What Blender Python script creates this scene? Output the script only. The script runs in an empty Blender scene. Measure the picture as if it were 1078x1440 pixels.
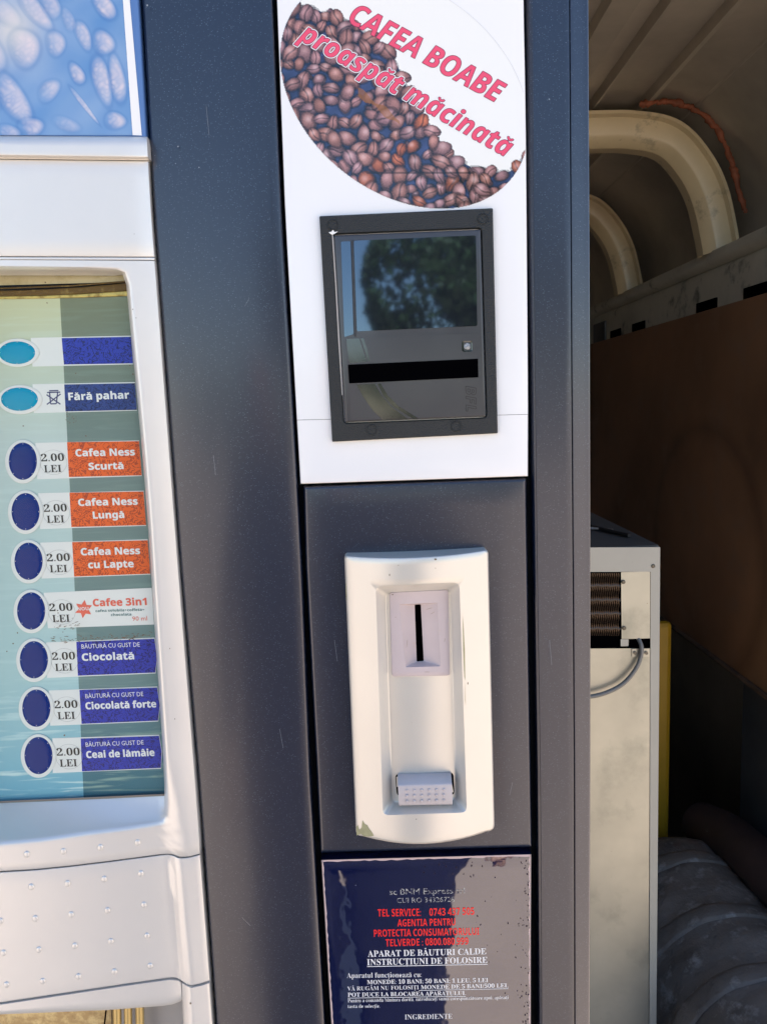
import bpy, math, random
import numpy as np
from mathutils import Vector, Matrix
random.seed(7); RNG = np.random.default_rng(7)
sc = bpy.context.scene
col = sc.collection

# ------------------------------------------------------------------ camera
W0, H0, FPX = 1078.0, 1440.0, 1060.0          # size of the photograph and focal length in its pixels
CAMD, CZ = 0.47, 1.60                         # camera to machine front, camera height (m)
zd = np.array([289.0, -7570.0, -FPX]); UP = -zd/np.linalg.norm(zd)
yy = np.array([-11.0, 148.0, -FPX]); yy = yy - yy.dot(UP)*UP; FW = yy/np.linalg.norm(yy)
RT = np.cross(FW, UP)
CPOS = np.array([0.0, -CAMD, CZ])
cam = bpy.data.cameras.new('camera'); cam_o = bpy.data.objects.new('camera', cam); col.objects.link(cam_o)
cam.sensor_fit = 'VERTICAL'; cam.sensor_height = 36; cam.lens = FPX/H0*36
cam.clip_start = 0.01; cam.clip_end = 3000
cam_o.matrix_world = Matrix([[RT[0], RT[1], RT[2], CPOS[0]], [FW[0], FW[1], FW[2], CPOS[1]], [UP[0], UP[1], UP[2], CPOS[2]], [0, 0, 0, 1]])
sc.camera = cam_o

# ------------------------------------------------------------------ daylight: the front stands in the shade, the sun is behind the van
SUN_EL, SUN_AZ = math.radians(60), math.radians(12)
world = bpy.data.worlds.new('World'); sc.world = world; world.use_nodes = True
wn = world.node_tree; sky = wn.nodes.new('ShaderNodeTexSky'); sky.sky_type = 'NISHITA'; sky.sun_disc = False
sky.sun_elevation = SUN_EL; sky.sun_rotation = SUN_AZ; sky.air_density = 1.0; sky.dust_density = 0.3; sky.ozone_density = 1.6
wn.links.new(sky.outputs[0], wn.nodes['Background'].inputs[0]); wn.nodes['Background'].inputs[1].default_value = 0.10
sl = bpy.data.lights.new('sun', 'SUN'); sl.energy = 5.0; sl.angle = math.radians(0.5); sl.color = (1.0, 0.95, 0.87)
so = bpy.data.objects.new('sun', sl); col.objects.link(so)
sd = Vector((math.sin(SUN_AZ)*math.cos(SUN_EL), math.cos(SUN_AZ)*math.cos(SUN_EL), math.sin(SUN_EL)))
so.location = sd*30; so.rotation_euler = sd.to_track_quat('Z', 'Y').to_euler()
sc.view_settings.view_transform = 'Standard'; sc.view_settings.look = 'None'
sc.view_settings.exposure = 1.85; sc.view_settings.gamma = 1.0

# ------------------------------------------------------------------ helpers
def ray(px, py):
    v = np.stack([np.asarray(px, float)-W0/2, -(np.asarray(py, float)-H0/2), -FPX+0*np.asarray(px, float)], -1)
    return np.stack([v@RT, v@FW, v@UP], -1)
def P(px, py, h=0.0):
    """points h millimetres in front of the machine's front plane (y = 0)"""
    d = ray(px, py); t = (CAMD-np.asarray(h, float)/1000.0)/d[..., 1]
    return CPOS + d*t[..., None]
def D(px, py, t):
    """a point t metres deep from the camera"""
    d = ray(px, py); return CPOS + d*(t/d[..., 1])[..., None]
def ct(x, z, t): return Vector((x, t-CAMD, CZ+z))

WL = {}
def empty(name, loc):
    o = bpy.data.objects.new(name, None); col.objects.link(o); o.location = loc; o.empty_display_size = .05; WL[o.name] = Vector(loc); return o
def tag(o, label=None, cat=None, group=None, kind=None):
    for k, v in (('label', label), ('category', cat), ('group', group), ('kind', kind)):
        if v: o[k] = v
    return o
def mk(name, V, F, m, parent=None, smooth=35, origin=None, attr=None):
    V = np.asarray([tuple(v) for v in V] if not isinstance(V, np.ndarray) else V, float)
    c = Vector(((V.max(0)+V.min(0))/2).tolist()) if origin is None else Vector(origin)
    me = bpy.data.meshes.new(name)
    me.from_pydata((V-np.array(c)).tolist(), [], F if isinstance(F, list) else F.tolist())
    me.update()
    if smooth is not None:
        me.polygons.foreach_set('use_smooth', [True]*len(me.polygons)); me.set_sharp_from_angle(angle=math.radians(smooth))
    me.materials.append(m)
    if attr is not None:
        a = me.color_attributes.new('print', 'FLOAT_COLOR', 'POINT')
        rgba = np.ones((len(V), 4)); rgba[:, :3] = attr; a.data.foreach_set('color', rgba.ravel())
    o = bpy.data.objects.new(name, me); col.objects.link(o)
    if parent is not None: o.parent = parent; o.location = c-WL[parent.name]
    else: o.location = c
    WL[o.name] = c
    return o
def share(src, name, wloc, parent):
    o = src.copy(); o.name = name; col.objects.link(o); o.parent = parent; o.location = Vector(wloc)-WL[parent.name]; WL[o.name] = Vector(wloc); return o

def interp(pts, n):
    """resample a pixel polyline to n points by arc length"""
    p = np.array(pts, float); s = np.r_[0, np.cumsum(np.hypot(*np.diff(p, axis=0).T))]
    q = np.linspace(0, s[-1], n); return np.stack([np.interp(q, s, p[:, 0]), np.interp(q, s, p[:, 1])], -1)
def hval(h, x, y): return h(x, y) if callable(h) else h+0*x
def stops(Lpx, r, n):
    e = [] if r <= 0 else [r*k for k in (0, .12, .35, .65, 1)]
    e = [q for q in e if q < Lpx/2]
    mid = list(np.linspace((e[-1] if e else 0), Lpx-(e[-1] if e else 0), n+1))
    return np.array(e[:-1]+mid+[Lpx-q for q in e[:-1]][::-1] if e else mid)/Lpx
def patch(name, top, bot, h, m, parent, r=3, skirt=-12, nx=6, ny=8, rh=None, left=None, right=None, ex=None, smooth=35, rs='lrtb'):
    """a panel between two pixel curves, edges rounded by r pixels, its sides going back to height skirt"""
    T, B = interp(top, 200), interp(bot, 200)
    Wp = np.hypot(*(T[-1]-T[0])); Hp = np.hypot(*(B[0]-T[0]))
    us, vs = stops(Wp, r, nx), stops(Hp, r, ny)
    if ex is not None: us = np.unique(np.r_[us, ex])
    rh = rh if rh is not None else r*0.42
    X = np.zeros((len(vs), len(us))); Y = X.copy()
    for j, v in enumerate(vs):
        for i, u in enumerate(us):
            k = u*199; a = int(min(k, 198)); f = k-a
            t = T[a]*(1-f)+T[a+1]*f; b = B[a]*(1-f)+B[a+1]*f
            q = t*(1-v)+b*v
            if left is not None or right is not None:
                lx = np.interp(q[1], *left) if left is not None else None; rx = np.interp(q[1], *right) if right is not None else None
                x0 = lx if lx is not None else T[0][0]*(1-v)+B[0][0]*v
                x1 = rx if rx is not None else T[-1][0]*(1-v)+B[-1][0]*v
                q = np.array([x0*(1-u)+x1*u, q[1]])
            X[j, i], Y[j, i] = q
    Hh = hval(h, X, Y).astype(float)
    if r > 0:
        U, Vv = np.meshgrid(us*Wp, vs*Hp); big = U*0+1e9
        d = np.minimum.reduce([U if 'l' in rs else big, Wp-U if 'r' in rs else big, Vv if 't' in rs else big, Hp-Vv if 'b' in rs else big])
        k = np.clip(1-d/r, 0, 1); Hh = Hh - rh*(1-np.sqrt(1-k*k*0.999))
    G = P(X, Y, Hh); ny_, nx_ = X.shape
    V = G.reshape(-1, 3).tolist(); F = []
    for j in range(ny_-1):
        for i in range(nx_-1):
            a = j*nx_+i; F.append((a, a+nx_, a+nx_+1, a+1))
    if skirt is not None:
        loop = [i for i in range(nx_)]+[j*nx_+nx_-1 for j in range(1, ny_)]+[(ny_-1)*nx_+i for i in range(nx_-2, -1, -1)]+[j*nx_ for j in range(ny_-2, 0, -1)]
        n0 = len(V)
        for k in loop: V.append([V[k][0], -skirt/1000.0, V[k][2]])
        n = len(loop)
        for k in range(n): F.append((loop[k], loop[(k+1) % n], n0+(k+1) % n, n0+k))
    return mk(name, V, F, m, parent, smooth)
def rr(q, rad, n=6, bow=(0, 0, 0, 0)):
    """loop of pixel points: rounded corners of a pixel quad TL TR BR BL; bow = outward bulge of top right bottom left"""
    q = [np.array(p, float) for p in q]; out = []
    for k in range(4):
        p, a, b = q[k], q[k-1], q[(k+1) % 4]
        da, db = (a-p)/np.linalg.norm(a-p), (b-p)/np.linalg.norm(b-p)
        rk = rad[k] if isinstance(rad, (list, tuple)) else rad
        s, e = p+da*rk, p+db*rk
        for i in range(n+1):
            t = i/n; out.append((1-t)**2*s+2*t*(1-t)*p+t*t*e)
        nx_ = q[(k+1) % 4]; dn = (p-nx_)/np.linalg.norm(p-nx_); rn = rad[(k+1) % 4] if isinstance(rad, (list, tuple)) else rad
        s2 = nx_+dn*rn; ed = s2-out[-1]; nrm = np.array([ed[1], -ed[0]])/np.linalg.norm(ed); st = out[-1]
        for i in range(1, 10):
            t = i/10; out.append(st+ed*t+nrm*bow[k]*4*t*(1-t))
    return np.array(out)
def lerp_loop(a, b, t): return a*(1-t)+b*t
def loft(name, rings, m, parent, cap=True, cap0=False, smooth=35):
    """rings: world-coordinate loops of equal length"""
    n = len(rings[0]); V = np.concatenate(rings); F = []
    for r in range(len(rings)-1):
        for i in range(n):
            j = (i+1) % n; F.append((r*n+i, r*n+j, (r+1)*n+j, (r+1)*n+i))
    if cap: F.append(tuple((len(rings)-1)*n+i for i in range(n)))
    if cap0: F.append(tuple(range(n))[::-1])
    return mk(name, V, F, m, parent, smooth)
def PL(loop, h): return P(loop[:, 0], loop[:, 1], hval(h, loop[:, 0], loop[:, 1]))
def push(W, h): w = W.copy(); w[:, 1] = -h/1000.0; return w
def flat(name, pts, h, m, parent, th=0.25):
    """thin printed or cut shape (pixel polygon) lying at height h with thickness th mm"""
    L = np.array(pts, float); top = PL(L, h); b = top.copy(); b[:, 1] += th/1000.0
    return loft(name, [b, top], m, parent, cap=True, smooth=None)
def ell(cx, cy, rx, ry, n=40, rot=0):
    a = np.linspace(0, 2*math.pi, n, endpoint=False); x, y = rx*np.cos(a), ry*np.sin(a); c, s = math.cos(rot), math.sin(rot)
    return np.stack([cx+x*c-y*s, cy+x*s+y*c], -1)
def dome(name, cx, cy, rx, ry, h, hh, m, parent, n=18, rot=0, base=0.0):
    R = [(1, base), (.96, base+hh*.35), (.8, base+hh*.7), (.5, base+hh*.94), (.2, base+hh)]
    rings = []
    for k, z in R:
        L = ell(cx, cy, rx*k, ry*k, n, rot); hc = hval(h, L[:, 0], L[:, 1]); rings.append(P(L[:, 0], L[:, 1], hc+z))
    return loft(name, rings, m, parent, smooth=60)
def boxw(name, x0, x1, y0, y1, z0, z1, m, parent, bev=0.002, rot=None):
    V = [(x, y, z) for x in (x0, x1) for y in (y0, y1) for z in (z0, z1)]
    F = [(0, 1, 3, 2), (4, 6, 7, 5), (0, 4, 5, 1), (2, 3, 7, 6), (0, 2, 6, 4), (1, 5, 7, 3)]
    o = mk(name, V, F, m, parent, None)
    if bev: b = o.modifiers.new('bevel', 'BEVEL'); b.width = bev; b.segments = 2
    return o
def tube(name, pts, rad, m, parent, n=10, closed=False, smooth=60):
    pts = [Vector(p) for p in pts]; V = []; F = []; N = len(pts); up = Vector((0.13, 0.2, 1)).normalized()
    for i, p in enumerate(pts):
        d = (pts[min(i+1, N-1)]-pts[max(i-1, 0)]).normalized(); a = d.cross(up).normalized(); b = d.cross(a)
        r = rad(i/(N-1)) if callable(rad) else rad
        for k in range(n):
            t = 2*math.pi*k/n; V.append(p+a*math.cos(t)*r+b*math.sin(t)*r)
    for i in range(N-1):
        for k in range(n):
            j = (k+1) % n; F.append((i*n+k, i*n+j, (i+1)*n+j, (i+1)*n+k))
    F.append(tuple(range(n))[::-1]); F.append(tuple((N-1)*n+k for k in range(n)))
    return mk(name, V, F, m, parent, smooth)
def smoothline(pts, n=24):
    P_ = [Vector(p) for p in pts]; out = []
    for i in range(len(P_)-1):
        p0, p1, p2, p3 = P_[max(i-1, 0)], P_[i], P_[i+1], P_[min(i+2, len(P_)-1)]
        m_ = max(2, n//(len(P_)-1))
        for k in range(m_):
            t = k/m_; out.append(0.5*((2*p1)+(p2-p0)*t+(2*p0-5*p1+4*p2-p3)*t*t+(3*p1-p0-3*p2+p3)*t**3))
    out.append(P_[-1]); return out

# ------------------------------------------------------------------ materials
def mat(name, rgb, rough=.5, metal=0, spec=.5, coat=0, coat_rough=.05, vary=None, bump=None, speck=None, ior=None, stain=None):
    """vary=(scale, amount); bump=(scale, strength, distance); speck=(scale, size, rgb); stain=(scale, lo, hi, rgb)"""
    m = bpy.data.materials.new(name); m.use_nodes = True; nt = m.node_tree; N = nt.nodes; b = N['Principled BSDF']
    b.inputs['Roughness'].default_value = rough; b.inputs['Metallic'].default_value = metal
    b.inputs['Specular IOR Level'].default_value = spec
    b.inputs['Coat Weight'].default_value = coat; b.inputs['Coat Roughness'].default_value = coat_rough
    if ior: b.inputs['IOR'].default_value = ior
    tc = N.new('ShaderNodeTexCoord'); c = N.new('ShaderNodeRGB'); c.outputs[0].default_value = (*rgb, 1); out = c.outputs[0]
    def noise(scale, detail=4, rough_=.6):
        n = N.new('ShaderNodeTexNoise'); n.inputs['Scale'].default_value = scale; n.inputs['Detail'].default_value = detail; n.inputs['Roughness'].default_value = rough_
        nt.links.new(tc.outputs['Object'], n.inputs['Vector']); return n
    def mix(fac, a, bcol, blend='MIX'):
        x = N.new('ShaderNodeMix'); x.data_type = 'RGBA'; x.blend_type = blend
        nt.links.new(fac, x.inputs['Factor']); nt.links.new(a, x.inputs['A'])
        if isinstance(bcol, tuple): x.inputs['B'].default_value = (*bcol, 1)
        else: nt.links.new(bcol, x.inputs['B'])
        return x.outputs['Result']
    def ramp(src, lo, hi):
        r = N.new('ShaderNodeMapRange'); r.inputs['From Min'].default_value = lo; r.inputs['From Max'].default_value = hi; nt.links.new(src, r.inputs['Value']); return r.outputs[0]
    if vary:
        n = noise(vary[0]); f = ramp(n.outputs['Fac'], .3, .7); out = mix(f, out, tuple(max(0, x*(1-vary[1])) for x in rgb))
        rr_ = N.new('ShaderNodeMapRange'); rr_.inputs['To Min'].default_value = rough*.85; rr_.inputs['To Max'].default_value = min(1, rough*1.2)
        n2 = noise(vary[0]*.6, 6); nt.links.new(n2.outputs['Fac'], rr_.inputs['Value']); nt.links.new(rr_.outputs[0], b.inputs['Roughness'])
    for st in (stain if isinstance(stain, list) else [stain] if stain else []):
        n = noise(st[0], 8, .65); out = mix(ramp(n.outputs['Fac'], st[1], st[2]), out, st[3])
    if speck:
        v = N.new('ShaderNodeTexVoronoi'); v.inputs['Scale'].default_value = speck[0]; nt.links.new(tc.outputs['Object'], v.inputs['Vector'])
        f = ramp(v.outputs['Distance'], speck[1], speck[1]*.4)
        s = N.new('ShaderNodeSeparateColor'); nt.links.new(v.outputs['Color'], s.inputs[0]); g = ramp(s.outputs[0], .55, 1.0)
        mu = N.new('ShaderNodeMath'); mu.operation = 'MULTIPLY'; nt.links.new(f, mu.inputs[0]); nt.links.new(g, mu.inputs[1])
        out = mix(mu.outputs[0], out, speck[2])
    if bump:
        n = noise(bump[0], 3); bu = N.new('ShaderNodeBump'); bu.inputs['Strength'].default_value = bump[1]; bu.inputs['Distance'].default_value = bump[2]
        nt.links.new(n.outputs['Fac'], bu.inputs['Height']); nt.links.new(bu.outputs[0], b.inputs['Normal'])
    nt.links.new(out, b.inputs['Base Color'])
    return m
def s2l(r, g, b): return tuple(((c/255)/12.92 if c/255 <= .04045 else ((c/255+.055)/1.055)**2.4) for c in (r, g, b))
def attr_mat(name, rough, coat=0, coat_rough=.05, bump=None, spec=.5):
    m = mat(name, (.5, .5, .5), rough, coat=coat, coat_rough=coat_rough, bump=bump, spec=spec); nt = m.node_tree
    a = nt.nodes.new('ShaderNodeVertexColor'); a.layer_name = 'print'; nt.links.new(a.outputs[0], nt.nodes['Principled BSDF'].inputs['Base Color']); return m
def squiggle(name, c1, c2, scale=160):
    m = mat(name, c1, .3, spec=.3); nt = m.node_tree; N = nt.nodes; tc = N.new('ShaderNodeTexCoord')
    n = N.new('ShaderNodeTexNoise'); n.inputs['Scale'].default_value = scale; n.inputs['Detail'].default_value = 1; n.inputs['Distortion'].default_value = 2.2
    mp = N.new('ShaderNodeMapping'); mp.inputs['Scale'].default_value = (1, 0, 1.25); mp.inputs['Rotation'].default_value = (0, .5, 0)
    nt.links.new(tc.outputs['Object'], mp.inputs[0]); nt.links.new(mp.outputs[0], n.inputs['Vector'])
    s = N.new('ShaderNodeMath'); s.operation = 'SUBTRACT'; s.inputs[1].default_value = .5; nt.links.new(n.outputs['Fac'], s.inputs[0])
    a = N.new('ShaderNodeMath'); a.operation = 'ABSOLUTE'; nt.links.new(s.outputs[0], a.inputs[0])
    r = N.new('ShaderNodeMapRange'); r.inputs['From Min'].default_value = .022; r.inputs['From Max'].default_value = .05; nt.links.new(a.outputs[0], r.inputs['Value'])
    x = N.new('ShaderNodeMix'); x.data_type = 'RGBA'; x.inputs['A'].default_value = (*c2, 1); x.inputs['B'].default_value = (*c1, 1); nt.links.new(r.outputs[0], x.inputs['Factor'])
    nt.links.new(x.outputs['Result'], N['Principled BSDF'].inputs['Base Color']); return m

M = {}
M['column'] = mat('dark metallic powder coat', (.006, .0115, .031), .30, metal=.0, spec=.6, coat=.48, coat_rough=.15, bump=(2600, .25, .0002), speck=(1150, .36, (.10, .12, .16)), vary=(6, .15))
M['gap'] = mat('black gap rubber', (.003, .004, .006), .7, spec=.2)
M['white'] = mat('white panel plastic', (.80, .80, .80), .22, coat=.3, vary=(9, .03))
M['silver'] = mat('champagne silver plastic', (.68, .645, .58), .30, metal=.36, bump=(2400, .12, .0002), vary=(14, .05), stain=(55, .70, .80, (.40, .34, .26)))
M['fascia'] = mat('pale textured fascia plastic', (.73, .71, .675), .34, metal=.40, bump=(1500, .30, .0002), vary=(11, .05), stain=(70, .72, .82, (.42, .34, .25)))
M['bezel'] = mat('grained black plastic', (.008, .011, .012), .33, spec=.5, bump=(1200, .9, .0010), vary=(20, .2))
M['module'] = mat('smooth dark grey plastic', (.040, .041, .047), .28, coat=.25, coat_rough=.1, vary=(25, .1))
M['lens'] = mat('dark glossy lens', (.010, .012, .018), .035, spec=.9, ior=1.75)
M['strip_dark'] = mat('glossy dark swoosh', (.012, .016, .015), .08, spec=.9)
M['black'] = mat('black opening', (.001, .001, .0015), .9, spec=0)
M['pink'] = mat('pinkish grey plastic', (.56, .47, .47), .42, bump=(1800, .15, .0002), vary=(60, .06), stain=(120, .66, .80, (.62, .43, .30)))
M['lever'] = mat('warm grey lever plastic', (.50, .46, .47), .40, bump=(2600, .15, .0002), vary=(60, .08))
M['lever_dark'] = mat('dull stud shade', (.30, .27, .26), .5)
M['khaki'] = mat('bare khaki plastic under chipped paint', (.38, .36, .20), .6, vary=(300, .2))
M['sticker_white'] = mat('white vinyl', (.80, .80, .76), .16, coat=.4, bump=(60, .08, .002))
M['pinkred'] = mat('raspberry print', s2l(226, 78, 108), .25)
M['plum'] = mat('plum outline print', s2l(120, 40, 70), .3)
M['navy_print'] = mat('glossy navy laminate', (.005, .008, .042), .03, spec=.9, ior=1.68, bump=(22, .07, .004))
M['red_print'] = mat('bright red print', s2l(235, 35, 35), .3)
M['white_print'] = mat('white print', (.78, .78, .78), .3)
M['silver_print'] = mat('rubbed silver print', (.45, .45, .42), .35, stain=(700, .45, .55, (.02, .02, .06)))
M['black_print'] = mat('black print', (.015, .015, .015), .4)
M['grey_print'] = mat('grey hairline print', (.35, .35, .35), .4)
M['paper'] = mat('white strip print', (.78, .78, .76), .3, spec=.3)
M['orange'] = squiggle('orange squiggle print', s2l(230, 98, 38), s2l(165, 62, 36))
M['blue'] = squiggle('blue squiggle print', s2l(36, 52, 170), s2l(18, 24, 98))
M['navy'] = squiggle('faded navy squiggle print', s2l(38, 62, 132), s2l(16, 34, 84))
M['button'] = mat('cobalt blue button film', (.0, .022, .19), .2, spec=.22, bump=(70, .25, .003))
M['cyan'] = mat('cyan button film', (.0, .30, .50), .2, spec=.25, coat=.0, coat_rough=.05, bump=(70, .2, .003))
M['teal_txt'] = mat('teal print', s2l(60, 110, 110), .4)
M['salmon'] = mat('salmon print', s2l(225, 95, 75), .3)
M['grime'] = mat('brown grime', (.16, .12, .08), .9)
M['edge'] = mat('pale laminate edge', (.55, .42, .40), .5)
M['poster_blue'] = mat('blue poster edge', s2l(80, 115, 170), .2, coat=.5)
M['gold'] = mat('golden soffit reflection', (.55, .42, .13), .4, metal=.5, stain=(120, .5, .65, (.25, .16, .04)))
M['brown_soffit'] = mat('brown soffit shading', (.13, .075, .02), .5, spec=.2, stain=(200, .55, .7, (.26, .18, .06)))
M['rust'] = mat('rusty brown seam', (.30, .16, .09), .7, stain=(150, .45, .6, (.08, .05, .03)))
for k_ in ('lens',): M[k_].node_tree.nodes['Principled BSDF'].inputs['Specular Tint'].default_value = (.62, .80, 1.0, 1)
M['tube_brass'] = mat('brass insert', (.5, .38, .16), .35, metal=.6)  # metal of the outlet tubes
M['greyplastic'] = mat('grey recess plastic', (.40, .38, .36), .5, vary=(20, .1))
def print_sheet(name, top, bottom, z0, z1, wave):
    m = mat(name, top, .35, spec=.25); nt = m.node_tree; N = nt.nodes; g = N.new('ShaderNodeNewGeometry'); s = N.new('ShaderNodeSeparateXYZ'); nt.links.new(g.outputs['Position'], s.inputs[0])
    cr = N.new('ShaderNodeValToRGB'); r = N.new('ShaderNodeMapRange'); r.inputs['From Min'].default_value = z0; r.inputs['From Max'].default_value = z1; nt.links.new(s.outputs['Z'], r.inputs['Value']); nt.links.new(r.outputs[0], cr.inputs[0])
    cr.color_ramp.elements[0].color = (*bottom[0], 1); cr.color_ramp.elements[1].color = (*top, 1)
    e = cr.color_ramp.elements.new(.25); e.color = (*bottom[1], 1); e = cr.color_ramp.elements.new(.75); e.color = (*bottom[2], 1)
    mp = N.new('ShaderNodeMapping'); mp.inputs['Scale'].default_value = (7, 1, 90); nt.links.new(g.outputs['Position'], mp.inputs[0])
    n = N.new('ShaderNodeTexNoise'); n.inputs['Scale'].default_value = 3.2; n.inputs['Detail'].default_value = 5; n.inputs['Distortion'].default_value = .6; nt.links.new(mp.outputs[0], n.inputs['Vector'])
    q = N.new('ShaderNodeMapRange'); q.inputs['From Min'].default_value = .52; q.inputs['From Max'].default_value = .66; nt.links.new(n.outputs['Fac'], q.inputs['Value'])
    low = N.new('ShaderNodeMapRange'); low.inputs['From Min'].default_value = .30; low.inputs['From Max'].default_value = .02; low.inputs['To Min'].default_value = .14; low.inputs['To Max'].default_value = .8; nt.links.new(r.outputs[0], low.inputs['Value'])
    mu = N.new('ShaderNodeMath'); mu.operation = 'MULTIPLY'; nt.links.new(q.outputs[0], mu.inputs[0]); nt.links.new(low.outputs[0], mu.inputs[1])
    x = N.new('ShaderNodeMix'); x.data_type = 'RGBA'; nt.links.new(mu.outputs[0], x.inputs['Factor']); nt.links.new(cr.outputs[0], x.inputs['A']); x.inputs['B'].default_value = (*wave, 1)
    nt.links.new(x.outputs['Result'], N['Principled BSDF'].inputs['Base Color']); return m
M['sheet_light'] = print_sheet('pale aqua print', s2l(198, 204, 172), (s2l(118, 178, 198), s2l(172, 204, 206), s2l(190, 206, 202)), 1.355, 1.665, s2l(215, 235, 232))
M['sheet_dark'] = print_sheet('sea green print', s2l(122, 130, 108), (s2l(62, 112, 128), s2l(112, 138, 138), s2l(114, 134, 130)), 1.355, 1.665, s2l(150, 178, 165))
def glass_mat():
    m = bpy.data.materials.new('clear window pane'); m.use_nodes = True; nt = m.node_tree; N = nt.nodes; N.remove(N['Principled BSDF'])
    t = N.new('ShaderNodeBsdfTransparent'); t.inputs[0].default_value = (.94, .97, .95, 1); g = N.new('ShaderNodeBsdfGlossy'); g.inputs['Roughness'].default_value = .02
    f = N.new('ShaderNodeFresnel'); f.inputs[0].default_value = 1.13; x = N.new('ShaderNodeMixShader'); nt.links.new(f.outputs[0], x.inputs[0]); nt.links.new(t.outputs[0], x.inputs[1]); nt.links.new(g.outputs[0], x.inputs[2])
    nt.links.new(x.outputs[0], N['Material Output'].inputs[0]); return m
M['glass'] = glass_mat()

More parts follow.
